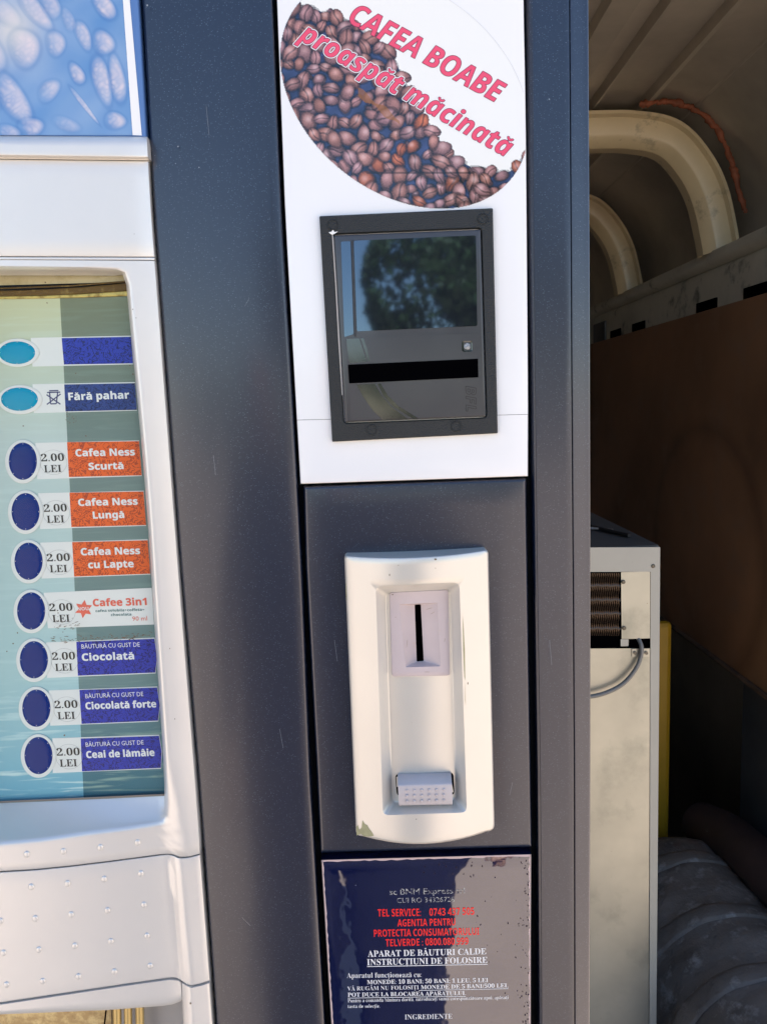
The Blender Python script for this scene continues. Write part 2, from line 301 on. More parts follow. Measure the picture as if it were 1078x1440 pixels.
FONT_OUTLINES = {   # style: {character code: (advance, [closed contours as x, y pairs])}
  'bisans': {
   65:(627,[[384,601,386,601,404,297,241,297],[423,0,568,0,496,714,314,714,-60,0,96,0,180,170,411,170]]),
   66:(619,[[241,311,322,311,361,306,389,291,406,266,411,232,403,186,378,153,339,132,289,125,201,125],[481,56,525,101,553,159,562,233,555,281,533,321,499,350,455,368,455,372,521,396,570,435,601,489,611,555,595,629,549,678,477,705,385,714,177,714,26,0,281,0,357,6,425,25],[449,481,425,453,387,436,339,431,266,431,300,590,374,590,436,573,457,523]]),
   67:(612,[[517,28,517,155,435,128,393,120,352,117,289,127,246,157,220,207,212,278,215,332,226,387,243,441,267,491,299,535,339,569,386,592,442,599,485,596,524,586,594,552,652,674,605,697,558,713,505,722,442,725,367,718,301,699,242,667,193,626,152,576,119,521,93,461,75,398,64,333,60,270,76,155,126,66,208,9,322,-10,383,-7,437,3]]),
   69:(541,[[300,590,550,590,576,714,177,714,26,0,425,0,451,125,201,125,240,309,473,309,500,433,267,433]]),
   70:(530,[[300,590,548,590,574,714,177,714,26,0,175,0,234,282,465,282,492,406,261,406]]),
   76:(517,[[326,714,177,714,26,0,425,0,451,125,201,125]]),
   79:(729,[[216,329,228,392,247,449,273,499,304,541,341,573,382,592,426,599,479,589,516,560,539,513,547,454,540,359,519,276,485,209,442,159,392,127,336,117,284,126,245,154,220,200,212,262],[677,288,694,372,699,458,683,567,634,652,552,707,438,725,347,715,270,685,204,637,152,577,111,506,83,428,66,346,60,262,77,151,128,65,211,9,325,-10,416,0,494,30,558,76,610,137,649,208]]),
   97:(594,[[322,437,351,431,372,415,386,389,390,357,388,314,383,275,372,234,357,195,336,161,312,133,285,115,256,109,209,131,193,195,196,238,203,281,215,322,231,359,250,391,272,416,296,432],[432,476,410,509,382,534,344,551,297,556,242,548,193,524,149,487,113,439,84,382,62,320,49,255,44,188,50,123,66,73,91,35,124,10,160,-5,198,-10,246,-4,288,13,323,38,354,71,358,71,351,0,461,0,577,546,464,546,436,476]]),
   99:(482,[[295,-7,338,1,376,13,411,29,411,149,378,133,346,121,313,112,277,109,242,115,215,133,199,163,193,203,197,260,210,315,231,363,260,403,296,428,339,437,369,435,397,429,448,409,493,521,458,536,421,547,379,554,333,556,268,549,210,527,160,493,119,447,86,392,63,331,49,263,44,191,51,126,71,75,103,37,145,11,193,-5,247,-10]]),
   105:(296,[[298,638,314,666,319,701,314,729,297,747,273,757,246,760,209,755,181,738,163,711,157,674,162,646,179,628,202,617,231,614,270,620],[134,546,18,0,165,0,281,546]]),
   109:(905,[[400,377,398,351,325,0,472,0,519,227,533,283,551,334,573,376,598,409,627,430,658,437,694,422,706,377,704,351,631,0,778,0,843,311,851,359,854,399,846,464,820,514,778,545,718,556,665,548,618,525,578,489,544,445,540,445,525,491,499,527,462,549,412,556,359,548,314,525,274,489,240,445,236,445,246,546,134,546,18,0,165,0,213,226,228,282,246,332,267,375,292,409,321,430,352,437,388,422]]),
   110:(604,[[403,351,330,0,477,0,542,311,550,359,553,399,544,464,518,514,474,545,412,556,359,548,314,525,274,489,240,445,236,445,246,546,134,546,18,0,165,0,213,226,228,282,246,332,267,375,292,409,321,430,352,437,392,422,405,377]]),
   111:(584,[[210,318,224,355,242,388,265,414,292,430,323,436,356,429,378,409,389,378,393,340,389,283,378,229,360,181,335,143,303,118,265,110,210,133,192,200,194,238,200,278],[541,340,527,431,485,499,419,542,334,556,266,549,207,528,157,495,116,451,85,397,62,337,49,270,44,200,51,140,71,88,102,46,145,16,195,-4,253,-10,322,-3,382,19,431,52,472,96,502,149,524,208,537,273]]),
   112:(594,[[402,351,400,308,392,265,380,224,365,187,346,155,324,131,299,114,273,109,245,115,224,133,210,160,205,195,207,228,222,307,236,346,254,382,277,411,305,431,338,437,386,416],[482,107,511,163,533,226,547,291,551,357,546,423,529,474,504,511,472,537,436,551,397,556,348,549,306,527,271,497,242,463,238,463,246,546,134,546,-33,-240,114,-240,170,70,174,70,196,39,221,13,254,-4,298,-10,353,-2,403,22,446,59]]),
   114:(421,[[325,406,377,417,426,409,458,551,361,549,316,527,276,491,241,445,236,445,246,546,134,546,18,0,165,0,217,244,241,319,279,374]]),
   115:(472,[[256,350,233,367,221,382,217,400,222,420,236,435,256,443,279,446,311,443,344,434,375,421,405,405,453,510,411,531,367,546,322,553,276,556,189,545,124,512,82,457,68,382,75,335,96,299,129,268,216,213,240,194,252,177,256,158,249,132,229,114,200,103,167,99,127,102,87,111,49,124,11,143,11,22,46,7,84,-3,126,-8,175,-10,269,2,343,38,389,97,405,180,397,231,373,271,337,303]]),
   116:(410,[[267,434,405,434,429,546,291,546,315,662,220,662,156,547,60,506,46,434,120,434,64,171,58,116,68,56,97,18,142,-3,200,-10,239,-8,274,-3,330,16,330,126,271,110,251,109,234,111,220,118,211,129,208,145]]),
  },
  'bsans': {
   43:(584,[[56,312,251,312,251,117,333,117,333,312,528,312,528,394,333,394,333,589,251,589,251,394,56,394]]),
   46:(219,[[109,111,67,93,49,51,67,9,109,-9,151,9,169,51,151,93]]),
   48:(571,[[432,34,479,87,511,160,529,250,535,357,520,512,474,628,396,701,285,725,203,714,139,681,92,627,60,555,42,465,36,357,51,204,96,88,173,14,285,-10,368,1],[363,541,380,464,385,357,380,250,363,173,333,127,285,112,237,127,207,174,191,250,186,357,191,464,207,541,237,588,285,603,333,588]]),
   49:(571,[[262,0,413,0,413,714,289,714,59,531,132,440,266,555]]),
   50:(571,[[38,622,120,525,162,556,202,579,242,593,282,598,318,593,346,577,363,551,369,513,365,479,354,447,335,414,307,379,40,105,40,0,539,0,539,127,228,127,228,134,428,327,467,375,496,424,513,475,519,531,512,583,492,630,458,669,414,699,358,718,293,724,234,720,184,710,141,693,104,672]]),
   51:(571,[[447,680,371,713,272,724,199,719,138,704,85,682,39,654,109,550,173,585,213,598,261,602,308,597,340,581,357,555,363,521,360,495,351,472,333,452,304,438,261,428,148,425,148,309,262,306,307,299,338,285,359,268,370,245,374,217,366,172,342,138,297,117,228,110,183,113,135,122,85,137,38,157,38,29,134,0,244,-10,335,-3,408,19,463,52,502,97,524,149,532,208,521,272,488,321,433,355,357,373,357,376,417,399,467,436,500,488,511,554,495,626]]),
   52:(571,[[322,265,150,265,324,541,328,541],[330,714,17,253,17,148,322,148,322,0,469,0,469,148,555,148,555,265,469,265,469,714]]),
   53:(571,[[231,334,338,307,374,226,365,176,339,141,295,120,236,113,189,116,138,127,90,141,49,159,49,29,89,12,136,0,187,-8,241,-10,365,7,454,57,508,135,526,239,519,304,497,358,462,400,416,431,362,450,300,456,209,446,222,586,477,586,477,714,90,714,63,350,123,318]]),
   54:(571,[[523,134,539,238,525,334,484,405,419,449,335,464,281,458,238,440,204,413,180,381,174,381,181,443,197,498,224,542,266,576,324,597,403,604,448,602,489,594,489,715,311,716,242,699,185,671,139,634,103,589,76,539,56,483,44,425,37,364,35,303,44,205,70,127,111,66,164,24,227,-2,296,-10,396,6,474,56],[293,111,261,116,234,132,212,156,197,185,188,216,185,249,189,273,199,296,216,317,238,334,265,344,296,348,339,341,369,318,387,282,393,236,386,180,365,142,333,119]]),
   55:(571,[[27,587,379,587,111,0,269,0,539,619,539,714,27,714]]),
   56:(571,[[318,458,286,440,253,459,225,480,206,507,199,540,205,571,224,594,251,608,285,613,320,608,348,594,366,571,372,540,366,505,346,479],[286,723,228,718,174,704,126,680,89,647,65,604,57,552,65,493,91,446,128,406,172,373,119,341,75,300,45,248,35,181,51,102,101,41,180,3,286,-10,356,-4,417,14,467,43,505,82,528,130,536,185,531,230,515,269,490,302,459,331,386,377,436,408,478,446,505,493,514,551,506,604,483,647,446,680,400,704,345,718],[284,101,237,107,203,126,182,155,175,190,182,228,204,260,237,287,279,311,341,274,380,237,392,214,396,189,389,153,368,125,333,107]]),
   57:(571,[[387,42,433,79,469,123,496,174,515,229,527,288,534,348,536,409,527,507,501,586,460,646,407,689,345,714,275,722,175,706,98,656,48,578,32,474,46,378,87,307,151,263,233,248,293,254,336,272,367,299,391,331,397,331,390,269,374,215,347,170,306,137,247,115,168,108,82,118,82,-3,260,-4,330,14],[275,364,232,372,202,394,184,430,178,476,185,532,206,571,238,594,278,601,311,596,338,581,359,557,374,528,383,496,386,463,383,439,372,417,355,396,334,379,307,368]]),
   58:(219,[[67,9,109,-9,151,9,169,51,151,93,109,111,67,93,49,51],[109,338,151,356,169,398,151,440,109,458,67,440,49,398,67,356]]),
   65:(689,[[345,606,439,297,253,297],[527,0,690,0,437,717,252,717,0,0,163,0,215,170,475,170]]),
   66:(671,[[396,305,435,287,455,258,462,222,455,182,435,152,398,132,340,125,241,125,241,311,335,311],[602,121,619,207,615,258,602,297,582,327,556,349,525,364,491,374,491,379,538,396,573,430,594,477,601,533,583,619,528,674,438,704,312,714,90,714,90,0,357,0,466,14,549,55],[440,478,421,452,385,436,329,431,241,431,241,590,321,590,377,586,416,572,439,548,446,513]]),
   67:(637,[[553,551,602,674,552,695,500,711,446,721,393,724,293,712,211,677,145,621,97,547,68,458,58,356,67,253,92,164,135,90,198,36,279,1,379,-10,433,-8,482,-1,528,10,575,27,575,154,481,126,437,119,393,116,312,132,257,179,225,254,214,355,226,456,260,533,316,582,393,598,432,595,473,584]]),
   68:(739,[[473,535,512,463,525,360,470,184,306,125,241,125,241,590,322,590,409,576],[509,674,419,704,314,714,90,714,90,0,292,0,456,23,580,92,656,205,682,364,671,470,637,557,582,625]]),
   69:(560,[[241,590,501,590,501,714,90,714,90,0,501,0,501,125,241,125,241,309,483,309,483,433,241,433]]),
   70:(548,[[239,590,499,590,499,714,90,714,90,0,239,0,239,282,481,282,481,406,239,406]]),
   71:(724,[[587,14,644,31,644,401,361,401,361,275,496,275,496,126,400,116,340,124,293,147,258,183,233,231,219,289,214,355,221,424,241,484,273,532,316,568,368,590,430,598,475,595,518,587,558,575,593,559,643,680,595,698,543,712,488,721,431,724,320,713,228,679,155,625,102,552,69,463,58,358,80,200,144,84,249,14,390,-10,463,-7,528,1]]),
   73:(388,[[32,628,119,588,119,126,32,86,32,0,357,0,357,86,270,126,270,588,357,628,357,714,32,714]]),
   74:(331,[[241,46,241,714,90,714,90,45,87,-1,78,-35,64,-58,45,-73,22,-81,-74,-73,-74,-199,15,-210,78,-204,133,-185,178,-151,213,-103,234,-37]]),
   76:(564,[[241,714,90,714,90,0,531,0,531,125,241,125]]),
   77:(943,[[392,0,531,0,715,559,719,559,712,0,853,0,853,714,647,714,468,168,465,168,296,714,90,714,90,0,225,0,216,560,220,560]]),
   78:(813,[[216,540,220,540,531,0,723,0,723,714,587,714,594,179,591,179,281,714,90,714,90,0,225,0]]),
   79:(796,[[738,358,729,462,702,552,655,625,590,680,505,714,399,725,292,714,207,680,141,625,95,552,67,463,58,359,67,255,95,165,141,91,207,36,292,2,398,-10,505,1,590,36,655,91,702,165,729,254],[537,182,481,133,398,117,316,133,260,182,228,258,217,358,228,459,260,535,316,583,399,599,482,583,537,535,569,459,579,358,569,258]]),
   80:(627,[[393,404,348,384,291,378,241,378,241,590,310,590,400,564,430,486,421,437],[520,655,437,699,318,714,90,714,90,0,241,0,241,254,306,254,399,262,471,287,522,325,557,375,576,431,583,491,567,584]]),
   82:(660,[[492,0,660,0,450,311,484,329,516,353,543,381,565,415,578,454,583,500,566,594,514,661,425,701,298,714,90,714,90,0,241,0,241,274,322,274],[290,397,241,397,241,590,287,590,351,585,396,569,421,540,430,496,422,453,398,422,354,403]]),
   83:(550,[[211,492,202,526,208,555,225,578,253,593,291,598,332,595,371,587,413,574,459,556,508,674,454,695,403,711,351,721,296,724,196,711,119,671,70,606,54,521,58,476,71,437,90,405,115,377,142,354,278,282,323,256,353,227,363,191,357,161,340,137,308,120,260,115,206,120,152,134,46,174,46,33,141,1,248,-10,360,4,443,47,494,113,511,198,506,250,490,292,465,328,431,359,388,386,236,466]]),
   84:(579,[[214,0,365,0,365,588,559,588,559,714,20,714,20,588,214,588]]),
   85:(755,[[671,252,671,714,520,714,520,278,512,206,487,156,443,127,379,117,317,126,272,153,245,202,236,277,236,714,85,714,85,254,104,147,159,62,250,8,375,-10,466,-1,541,25,598,65,639,119,663,182]]),
   86:(650,[[407,0,650,714,497,714,325,132,153,714,0,714,242,0]]),
   88:(666,[[336,457,182,714,15,714,237,368,0,0,162,0,328,270,494,0,667,0,426,360,650,714,487,714]]),
   97:(604,[[323,251,381,253,381,208,373,162,348,128,311,106,267,99,238,103,215,114,200,133,195,162,202,197,223,225,262,244],[142,407,218,436,257,444,296,447,332,442,359,427,375,401,381,364,381,340,286,337,179,324,103,292,57,239,42,163,54,86,90,33,144,1,211,-10,272,-5,318,10,356,36,392,74,396,74,425,0,529,0,529,364,514,449,471,510,399,545,302,557,245,554,191,544,139,529,93,508]]),
   98:(632,[[233,205,234,356,252,401,285,428,334,437,376,427,409,397,429,346,436,276,429,205,409,154,377,122,336,111,284,122,251,154],[329,550,286,533,253,506,227,475,221,475,227,760,78,760,78,0,192,0,217,60,227,60,252,34,284,12,324,-5,378,-10,463,8,530,62,574,151,588,274,574,396,531,485,465,538,382,556]]),
   99:(513,[[343,434,439,404,483,519,449,533,411,545,365,553,313,556,239,549,174,526,120,488,79,433,54,361,45,270,62,144,112,58,192,7,300,-10,352,-8,395,-1,431,12,466,31,466,158,432,138,396,124,357,114,313,111,264,121,228,150,205,200,197,271,226,395,313,436]]),
   100:(632,[[203,200,196,270,203,341,224,393,257,424,301,435,357,425,392,393,410,342,409,191,390,146,356,118,303,109,258,119,224,150],[406,760,417,476,412,476,386,507,352,533,309,550,255,556,170,538,103,484,60,395,45,272,59,150,103,62,168,8,251,-10,305,-4,347,14,380,40,406,71,412,71,441,0,555,0,555,760]]),
   101:(591,[[196,236,548,236,548,308,531,413,482,492,404,540,303,556,231,548,168,524,116,484,78,429,53,357,45,269,54,183,81,113,124,59,180,21,248,-2,325,-10,383,-8,433,-1,476,12,517,29,517,144,472,125,428,112,383,104,332,101,276,110,234,137,206,180],[199,335,210,386,233,422,265,443,304,450,350,442,382,418,401,381,408,335]]),
   102:(387,[[394,633,432,742,407,751,337,763,295,765,240,761,193,749,154,727,126,695,108,648,102,586,102,546,20,506,20,434,102,434,102,0,251,0,251,434,380,434,380,546,251,546,251,580,255,607,266,628,284,642,311,647]]),
   103:(632,[[409,184,389,140,354,115,304,107,224,148,197,270,223,394,302,435,354,426,389,397,409,347],[298,-5,339,9,375,34,406,71,410,71,406,-7,377,-100,291,-131,182,-120,78,-89,78,-208,126,-223,175,-233,226,-238,282,-240,400,-225,486,-179,538,-104,555,-1,555,546,429,546,417,476,413,476,345,536,255,556,168,537,101,481,59,391,45,272,59,154,100,65,165,9,251,-10]]),
   104:(657,[[433,0,582,0,582,356,569,447,529,509,466,544,386,556,338,551,295,537,258,512,228,476,220,476,227,760,78,760,78,0,227,0,227,257,233,334,252,391,288,425,345,437,411,408,433,319]]),
   105:(305,[[210,630,228,652,234,687,228,722,210,745,184,756,153,760,122,756,96,745,78,722,72,687,78,652,96,630,122,618,153,614,184,618],[78,546,78,0,227,0,227,546]]),
   108:(305,[[227,760,78,760,78,0,227,0]]),
   109:(982,[[801,544,719,556,673,551,628,537,588,512,558,476,545,476,518,512,481,537,435,551,379,556,333,551,289,537,250,512,220,476,212,476,192,546,78,546,78,0,227,0,227,257,233,334,251,391,284,425,336,437,398,408,418,319,418,0,567,0,567,274,573,344,592,395,626,427,676,437,738,408,758,319,758,0,907,0,907,356,895,447,860,509]]),
   110:(657,[[385,430,412,408,428,371,433,319,433,0,582,0,582,356,569,447,529,509,467,544,388,556,338,551,292,537,251,512,220,476,212,476,192,546,78,546,78,0,227,0,227,257,233,334,252,391,288,425,345,437]]),
   111:(619,[[502,64,556,154,574,274,566,358,540,428,500,483,447,523,384,548,311,556,200,538,116,483,63,394,45,274,54,190,79,120,119,64,173,23,236,-2,308,-10,418,8],[396,396,415,345,422,274,415,203,396,152,361,120,310,110,258,120,224,152,204,203,197,274,204,345,224,396,258,426,309,436,361,426]]),
   112:(632,[[284,12,325,-5,378,-10,462,8,529,62,573,152,588,274,574,396,531,485,465,538,382,556,329,550,286,532,253,506,227,475,220,475,199,546,78,546,78,-240,227,-240,227,-20,225,19,219,60,227,60,252,34],[380,122,336,111,284,122,251,154,233,205,234,356,252,401,285,428,334,437,411,397,436,276,430,205,412,154]]),
   114:(454,[[341,414,422,412,433,552,331,549,286,526,249,493,220,454,213,454,191,546,78,546,78,0,227,0,227,278,232,325,249,360,273,386,305,404]]),
   115:(497,[[195,398,193,410,210,437,259,446,296,443,332,435,408,406,453,513,405,533,358,546,311,554,261,556,173,547,104,518,60,470,45,404,49,362,61,328,81,299,110,275,293,183,305,171,310,159,312,146,307,127,294,112,269,102,231,99,189,102,141,112,92,127,46,145,46,22,87,7,128,-3,173,-8,226,-10,328,1,401,35,444,89,459,162,454,206,441,242,418,270,388,293,351,313,214,376,202,387]]),
   116:(433,[[248,144,243,171,243,434,396,434,396,546,243,546,243,662,148,662,105,547,23,497,23,434,94,434,94,171,100,109,117,62,143,28,178,6,219,-6,265,-10,305,-8,343,-3,402,15,402,126,333,110,308,109,282,113,261,125]]),
   117:(657,[[579,0,579,546,430,546,430,289,424,212,405,156,369,121,312,109,272,117,245,139,229,176,224,227,224,546,75,546,75,190,88,99,128,38,190,2,269,-10,319,-5,366,9,406,34,437,70,445,70,465,0]]),
   122:(487,[[42,546,42,432,280,432,27,88,27,0,458,0,458,114,203,114,449,449,449,546]]),
  },
  'sans': {
   43:(584,[[56,312,251,312,251,117,333,117,333,312,528,312,528,394,333,394,333,589,251,589,251,394,56,394]]),
   46:(219,[[109,111,67,93,49,51,67,9,109,-9,151,9,169,51,151,93]]),
   48:(499,[[90,595,30,341,91,87,250,-9,410,87,470,341,410,595,250,691],[128,341,161,530,250,598,340,530,372,341,340,153,250,84,161,153]]),
   49:(499,[[300,682,202,682,202,0,300,0]]),
   50:(499,[[417,478,359,632,209,691,129,675,48,626,48,503,127,575,202,595,286,559,319,467,307,393,271,321,159,161,34,7,34,0,466,0,466,93,205,93,368,312]]),
   51:(499,[[283,571,315,496,281,423,180,397,180,307,289,277,326,193,296,114,216,84,141,97,64,136,64,30,137,1,209,-9,364,49,424,198,401,297,326,360,393,421,413,513,358,643,212,691,143,684,81,662,81,569,143,591,197,598]]),
   52:(499,[[11,224,300,224,300,0,398,0,398,224,471,224,471,312,398,312,398,691,356,691,11,269],[300,506,300,312,142,312,298,506]]),
   53:(499,[[277,313,340,207,298,120,199,84,124,97,50,134,50,33,133,1,215,-9,375,53,438,209,372,367,190,423,190,594,404,594,404,682,101,682,101,327]]),
   54:(499,[[105,58,264,-9,405,51,465,195,410,337,274,394,214,385,167,366,246,506,376,616,317,691,114,482,44,233],[335,271,367,196,337,115,258,84,166,133,146,265,200,294,254,301]]),
   55:(499,[[490,682,49,682,49,589,344,589,94,29,181,-9]]),
   56:(499,[[48,495,69,414,129,348,56,279,32,185,96,47,252,-9,406,47,468,184,444,280,373,348,437,416,458,493,401,634,257,691,108,635],[253,393,178,424,146,497,176,570,255,598,330,569,360,495,329,423],[337,269,370,192,340,117,250,84,164,114,130,192,163,270,252,300]]),
   57:(499,[[400,620,244,691,93,628,36,489,92,348,229,290,284,298,335,319,267,187,127,63,187,-9,384,191,461,442],[250,383,168,414,134,490,166,568,246,598,327,561,360,475,355,420,300,392]]),
   58:(219,[[67,9,109,-9,151,9,169,51,151,93,109,111,67,93,49,51],[109,338,151,356,169,398,151,440,109,458,67,440,49,398,67,356]]),
   65:(666,[[100,0,186,201,476,201,567,0,667,0,362,686,293,686,0,0],[326,536,436,289,224,289]]),
   66:(563,[[483,508,433,627,273,682,75,682,75,0,309,0,490,60,543,182,499,298,379,360,379,362,458,419],[356,566,382,499,346,417,238,390,173,390,173,594,263,594],[442,196,412,123,296,88,173,88,173,302,291,302,405,272]]),
   67:(708,[[154,589,48,331,136,107,416,-9,554,8,663,51,663,158,544,101,425,81,226,153,149,340,227,527,421,601,537,584,656,530,656,635,530,678,422,691]]),
   68:(750,[[704,341,617,572,341,682,76,682,76,0,342,0,607,105],[330,88,174,88,174,594,325,594,536,519,603,341,550,183]]),
   69:(499,[[471,0,471,88,173,88,173,300,452,300,452,388,173,388,173,594,462,594,462,682,75,682,75,0]]),
   70:(469,[[174,0,174,317,440,317,440,405,174,405,174,594,440,594,440,682,76,682,76,0]]),
   71:(739,[[575,248,575,108,503,89,427,81,228,154,151,340,227,526,414,601,537,584,659,534,659,633,527,679,416,691,155,589,50,337,153,89,413,-9,544,4,673,47,673,336,444,336,444,248]]),
   73:(249,[[174,682,76,682,76,0,174,0]]),
   74:(249,[[59,-98,-37,-137,-62,-137,-44,-228,-14,-230,131,-167,174,-8,174,682,76,682,76,21]]),
   76:(489,[[172,682,74,682,74,0,480,0,480,88,172,88]]),
   77:(780,[[165,682,73,682,73,0,171,0,171,531,173,531,383,267,399,267,609,531,611,531,611,0,709,0,709,682,618,682,391,402]]),
   78:(780,[[152,682,74,682,74,0,166,0,166,525,622,0,706,0,706,682,614,682,614,154]]),
   79:(823,[[680,97,778,341,679,587,411,691,145,587,45,341,143,97,409,-9],[677,341,601,155,411,81,222,155,146,341,222,527,411,601,601,527]]),
   80:(510,[[168,295,270,295,444,350,500,486,447,625,283,682,70,682,70,0,168,0],[399,490,366,411,279,383,168,383,168,594,283,594,374,561]]),
   82:(604,[[175,296,216,296,292,271,397,140,487,0,604,0,551,74,439,246,359,324,443,389,473,491,413,631,249,682,77,682,77,0,175,0],[345,418,238,384,175,384,175,598,238,598,340,571,372,495]]),
   83:(458,[[97,642,40,509,188,320,335,165,308,108,224,79,128,105,44,178,44,54,133,6,235,-9,372,43,426,176,279,381,131,522,161,581,239,603,315,588,399,532,399,643,325,679,247,691]]),
   84:(604,[[587,682,17,682,17,594,253,594,253,0,351,0,351,594,587,594]]),
   85:(708,[[542,200,507,136,444,97,347,81,266,95,200,139,168,192,159,279,159,682,61,682,61,258,149,55,345,-9,573,67,648,268,648,682,550,682,550,285]]),
   86:(604,[[604,682,507,682,303,203,98,682,0,682,295,-6,315,-6]]),
   88:(708,[[142,682,23,682,296,353,2,0,121,0,356,282,588,0,706,0,415,353,687,682,569,682,356,422]]),
   97:(426,[[98,443,35,397,35,300,104,356,177,374,238,356,258,295,258,271,179,243,76,196,26,101,56,24,136,-9,197,2,257,37,279,2,325,-9,363,-2,411,26,411,80,383,62,364,56,351,61,347,79,347,310,300,422,184,458],[134,72,116,117,159,180,258,222,258,91,221,64,180,54]]),
   98:(499,[[137,0,226,-9,402,56,466,234,411,394,272,458,208,448,148,417,148,682,59,682,59,25],[337,116,238,75,193,79,148,89,148,332,199,368,250,378,341,335,375,221]]),
   99:(438,[[101,393,41,216,105,54,269,-9,342,-1,403,17,403,105,341,83,284,75,174,115,132,224,170,334,269,376,327,367,393,332,393,427,331,450,263,458]]),
   100:(510,[[313,454,268,458,107,395,44,235,103,64,262,0,451,0,451,682,362,682,362,440],[165,117,135,222,175,335,279,378,321,374,362,361,362,75,272,75]]),
   101:(479,[[179,110,130,211,446,211,393,397,251,458,100,395,41,230,97,64,259,-9,357,4,438,44,438,130,360,90,281,76],[328,351,358,270,132,270,171,352,253,381]]),
   102:(249,[[87,585,72,482,72,449,9,449,9,369,72,369,72,0,161,0,161,369,242,369,242,449,161,449,161,492,182,573,256,603,276,601,296,595,296,682,198,688,129,648]]),
   104:(499,[[150,0,150,322,207,372,262,387,326,357,350,278,350,0,439,0,439,275,396,413,286,458,213,440,150,390,150,682,61,682,61,0]]),
   105:(219,[[73,622,57,585,73,548,110,532,147,548,163,585,147,622,110,638],[154,449,65,449,65,0,154,0]]),
   108:(219,[[154,682,65,682,65,0,154,0]]),
   109:(770,[[148,326,201,371,260,383,317,358,341,279,341,0,430,0,430,326,481,367,530,383,596,356,623,278,623,0,712,0,712,282,672,410,563,458,479,434,413,377,356,437,279,458,215,441,148,390,148,449,59,449,59,0,148,0]]),
   110:(499,[[150,0,150,322,207,372,262,387,326,357,350,278,350,0,439,0,439,277,394,414,286,458,213,440,150,390,150,449,61,449,61,0]]),
   111:(551,[[103,58,273,-9,449,57,516,229,447,393,273,458,104,392,36,229],[272,71,167,114,127,229,168,336,272,378,382,336,425,228,384,113]]),
   112:(499,[[400,55,464,221,399,391,211,449,57,449,57,-230,146,-230,146,11,193,-4,236,-9],[188,76,146,91,146,369,227,369,336,330,373,222,333,114,230,71]]),
   114:(395,[[158,235,190,333,267,373,306,361,350,329,397,406,343,445,290,458,226,432,160,346,158,346,158,449,69,449,69,0,158,0]]),
   115:(385,[[84,426,44,336,149,206,254,120,235,83,188,69,123,84,41,128,41,32,120,0,197,-9,303,27,345,123,322,185,244,249,160,304,135,339,151,369,194,380,253,369,324,333,324,421,256,449,192,458]]),
   116:(333,[[78,369,78,132,115,31,224,-9,277,0,332,21,332,104,280,79,231,71,189,85,167,139,167,369,309,369,309,449,167,449,167,542,0,379,0,369]]),
   117:(499,[[348,128,299,81,241,65,172,91,149,164,149,449,60,449,60,170,103,38,215,-9,284,9,348,57,348,0,437,0,437,449,348,449]]),
   118:(438,[[206,-9,236,-9,434,449,339,449,221,173,100,449,3,449]]),
   120:(499,[[112,449,0,449,189,228,0,0,112,0,245,161,386,0,500,0,302,228,487,449,373,449,245,295]]),
  },
  'bserif': {
   44:(219,[[157,97,105,123,63,107,46,66,60,26,95,10,93,-50,59,-99,59,-118,147,-59,176,26]]),
   46:(219,[[109,111,67,93,49,51,67,9,109,-9,151,9,169,51,151,93]]),
   47:(280,[[8,-9,78,-9,274,691,204,691]]),
   48:(558,[[525,358,519,462,500,552,468,625,422,679,360,713,281,724,199,713,135,679,89,625,58,552,40,463,34,359,40,255,58,165,89,91,135,36,198,2,280,-10,359,1,421,36,468,91,500,165,519,254],[353,135,326,75,280,55,234,75,207,135,194,231,189,358,194,485,207,580,235,639,281,659,327,639,353,580,366,485,370,358,366,231]]),
   49:(558,[[150,634,110,613,42,589,46,559,59,535,78,520,100,515,130,522,161,544,193,577,229,619,229,118,226,87,217,67,202,57,179,53,97,53,97,0,510,0,510,53,429,53,403,57,388,70,381,91,378,118,378,718,266,718]]),
   50:(558,[[392,115,363,110,130,110,400,376,434,418,459,456,476,490,485,524,488,558,473,627,430,680,358,713,259,724,192,719,137,706,94,684,64,656,45,624,39,589,48,543,75,513,115,496,167,490,172,565,188,620,216,652,259,663,291,656,316,637,332,602,337,553,334,503,324,457,306,412,278,365,238,313,35,103,35,0,508,0,513,210,454,210,446,179,435,150,416,128]]),
   53:(558,[[156,604,364,604,384,602,397,594,405,582,418,532,475,532,470,714,92,714,60,368,106,350,182,367,217,368,275,359,318,332,344,285,353,220,349,166,336,124,316,94,291,75,262,64,230,60,193,65,165,78,144,98,131,124,123,152,120,180,88,176,62,163,46,142,40,111,45,81,60,53,86,27,125,8,178,-6,245,-10,290,-7,336,2,380,18,421,41,455,71,483,111,500,160,506,220,489,314,436,381,355,421,250,434,140,419]]),
   58:(219,[[67,9,109,-9,151,9,169,51,151,93,109,111,67,93,49,51],[109,338,151,356,169,398,151,440,109,458,67,440,49,398,67,356]]),
   59:(219,[[67,440,49,398,67,356,109,338,151,356,169,398,151,440,109,458],[108,131,65,116,48,70,62,30,101,11,97,-44,61,-96,61,-115,146,-58,175,38,157,104]]),
   65:(650,[[418,88,422,68,402,37,341,27,341,0,660,0,660,27,633,33,612,51,572,129,334,693,307,694,73,111,54,71,35,45,14,32,-13,27,-13,0,190,0,190,27,129,38,111,72,154,197,376,197],[169,239,263,475,360,239]]),
   66:(658,[[422,73,385,45,330,36,301,39,284,50,274,68,271,97,271,344,294,344,365,335,413,309,439,262,448,191,441,121],[427,368,549,422,590,522,525,639,328,678,23,678,23,653,53,651,76,645,92,633,103,614,109,587,111,549,111,122,107,77,93,48,67,33,24,26,24,0,354,0,468,13,553,52,605,113,623,196,574,307],[271,375,271,582,273,613,280,633,294,643,322,646,370,638,401,614,418,573,424,514,416,448,392,406,348,383]]),
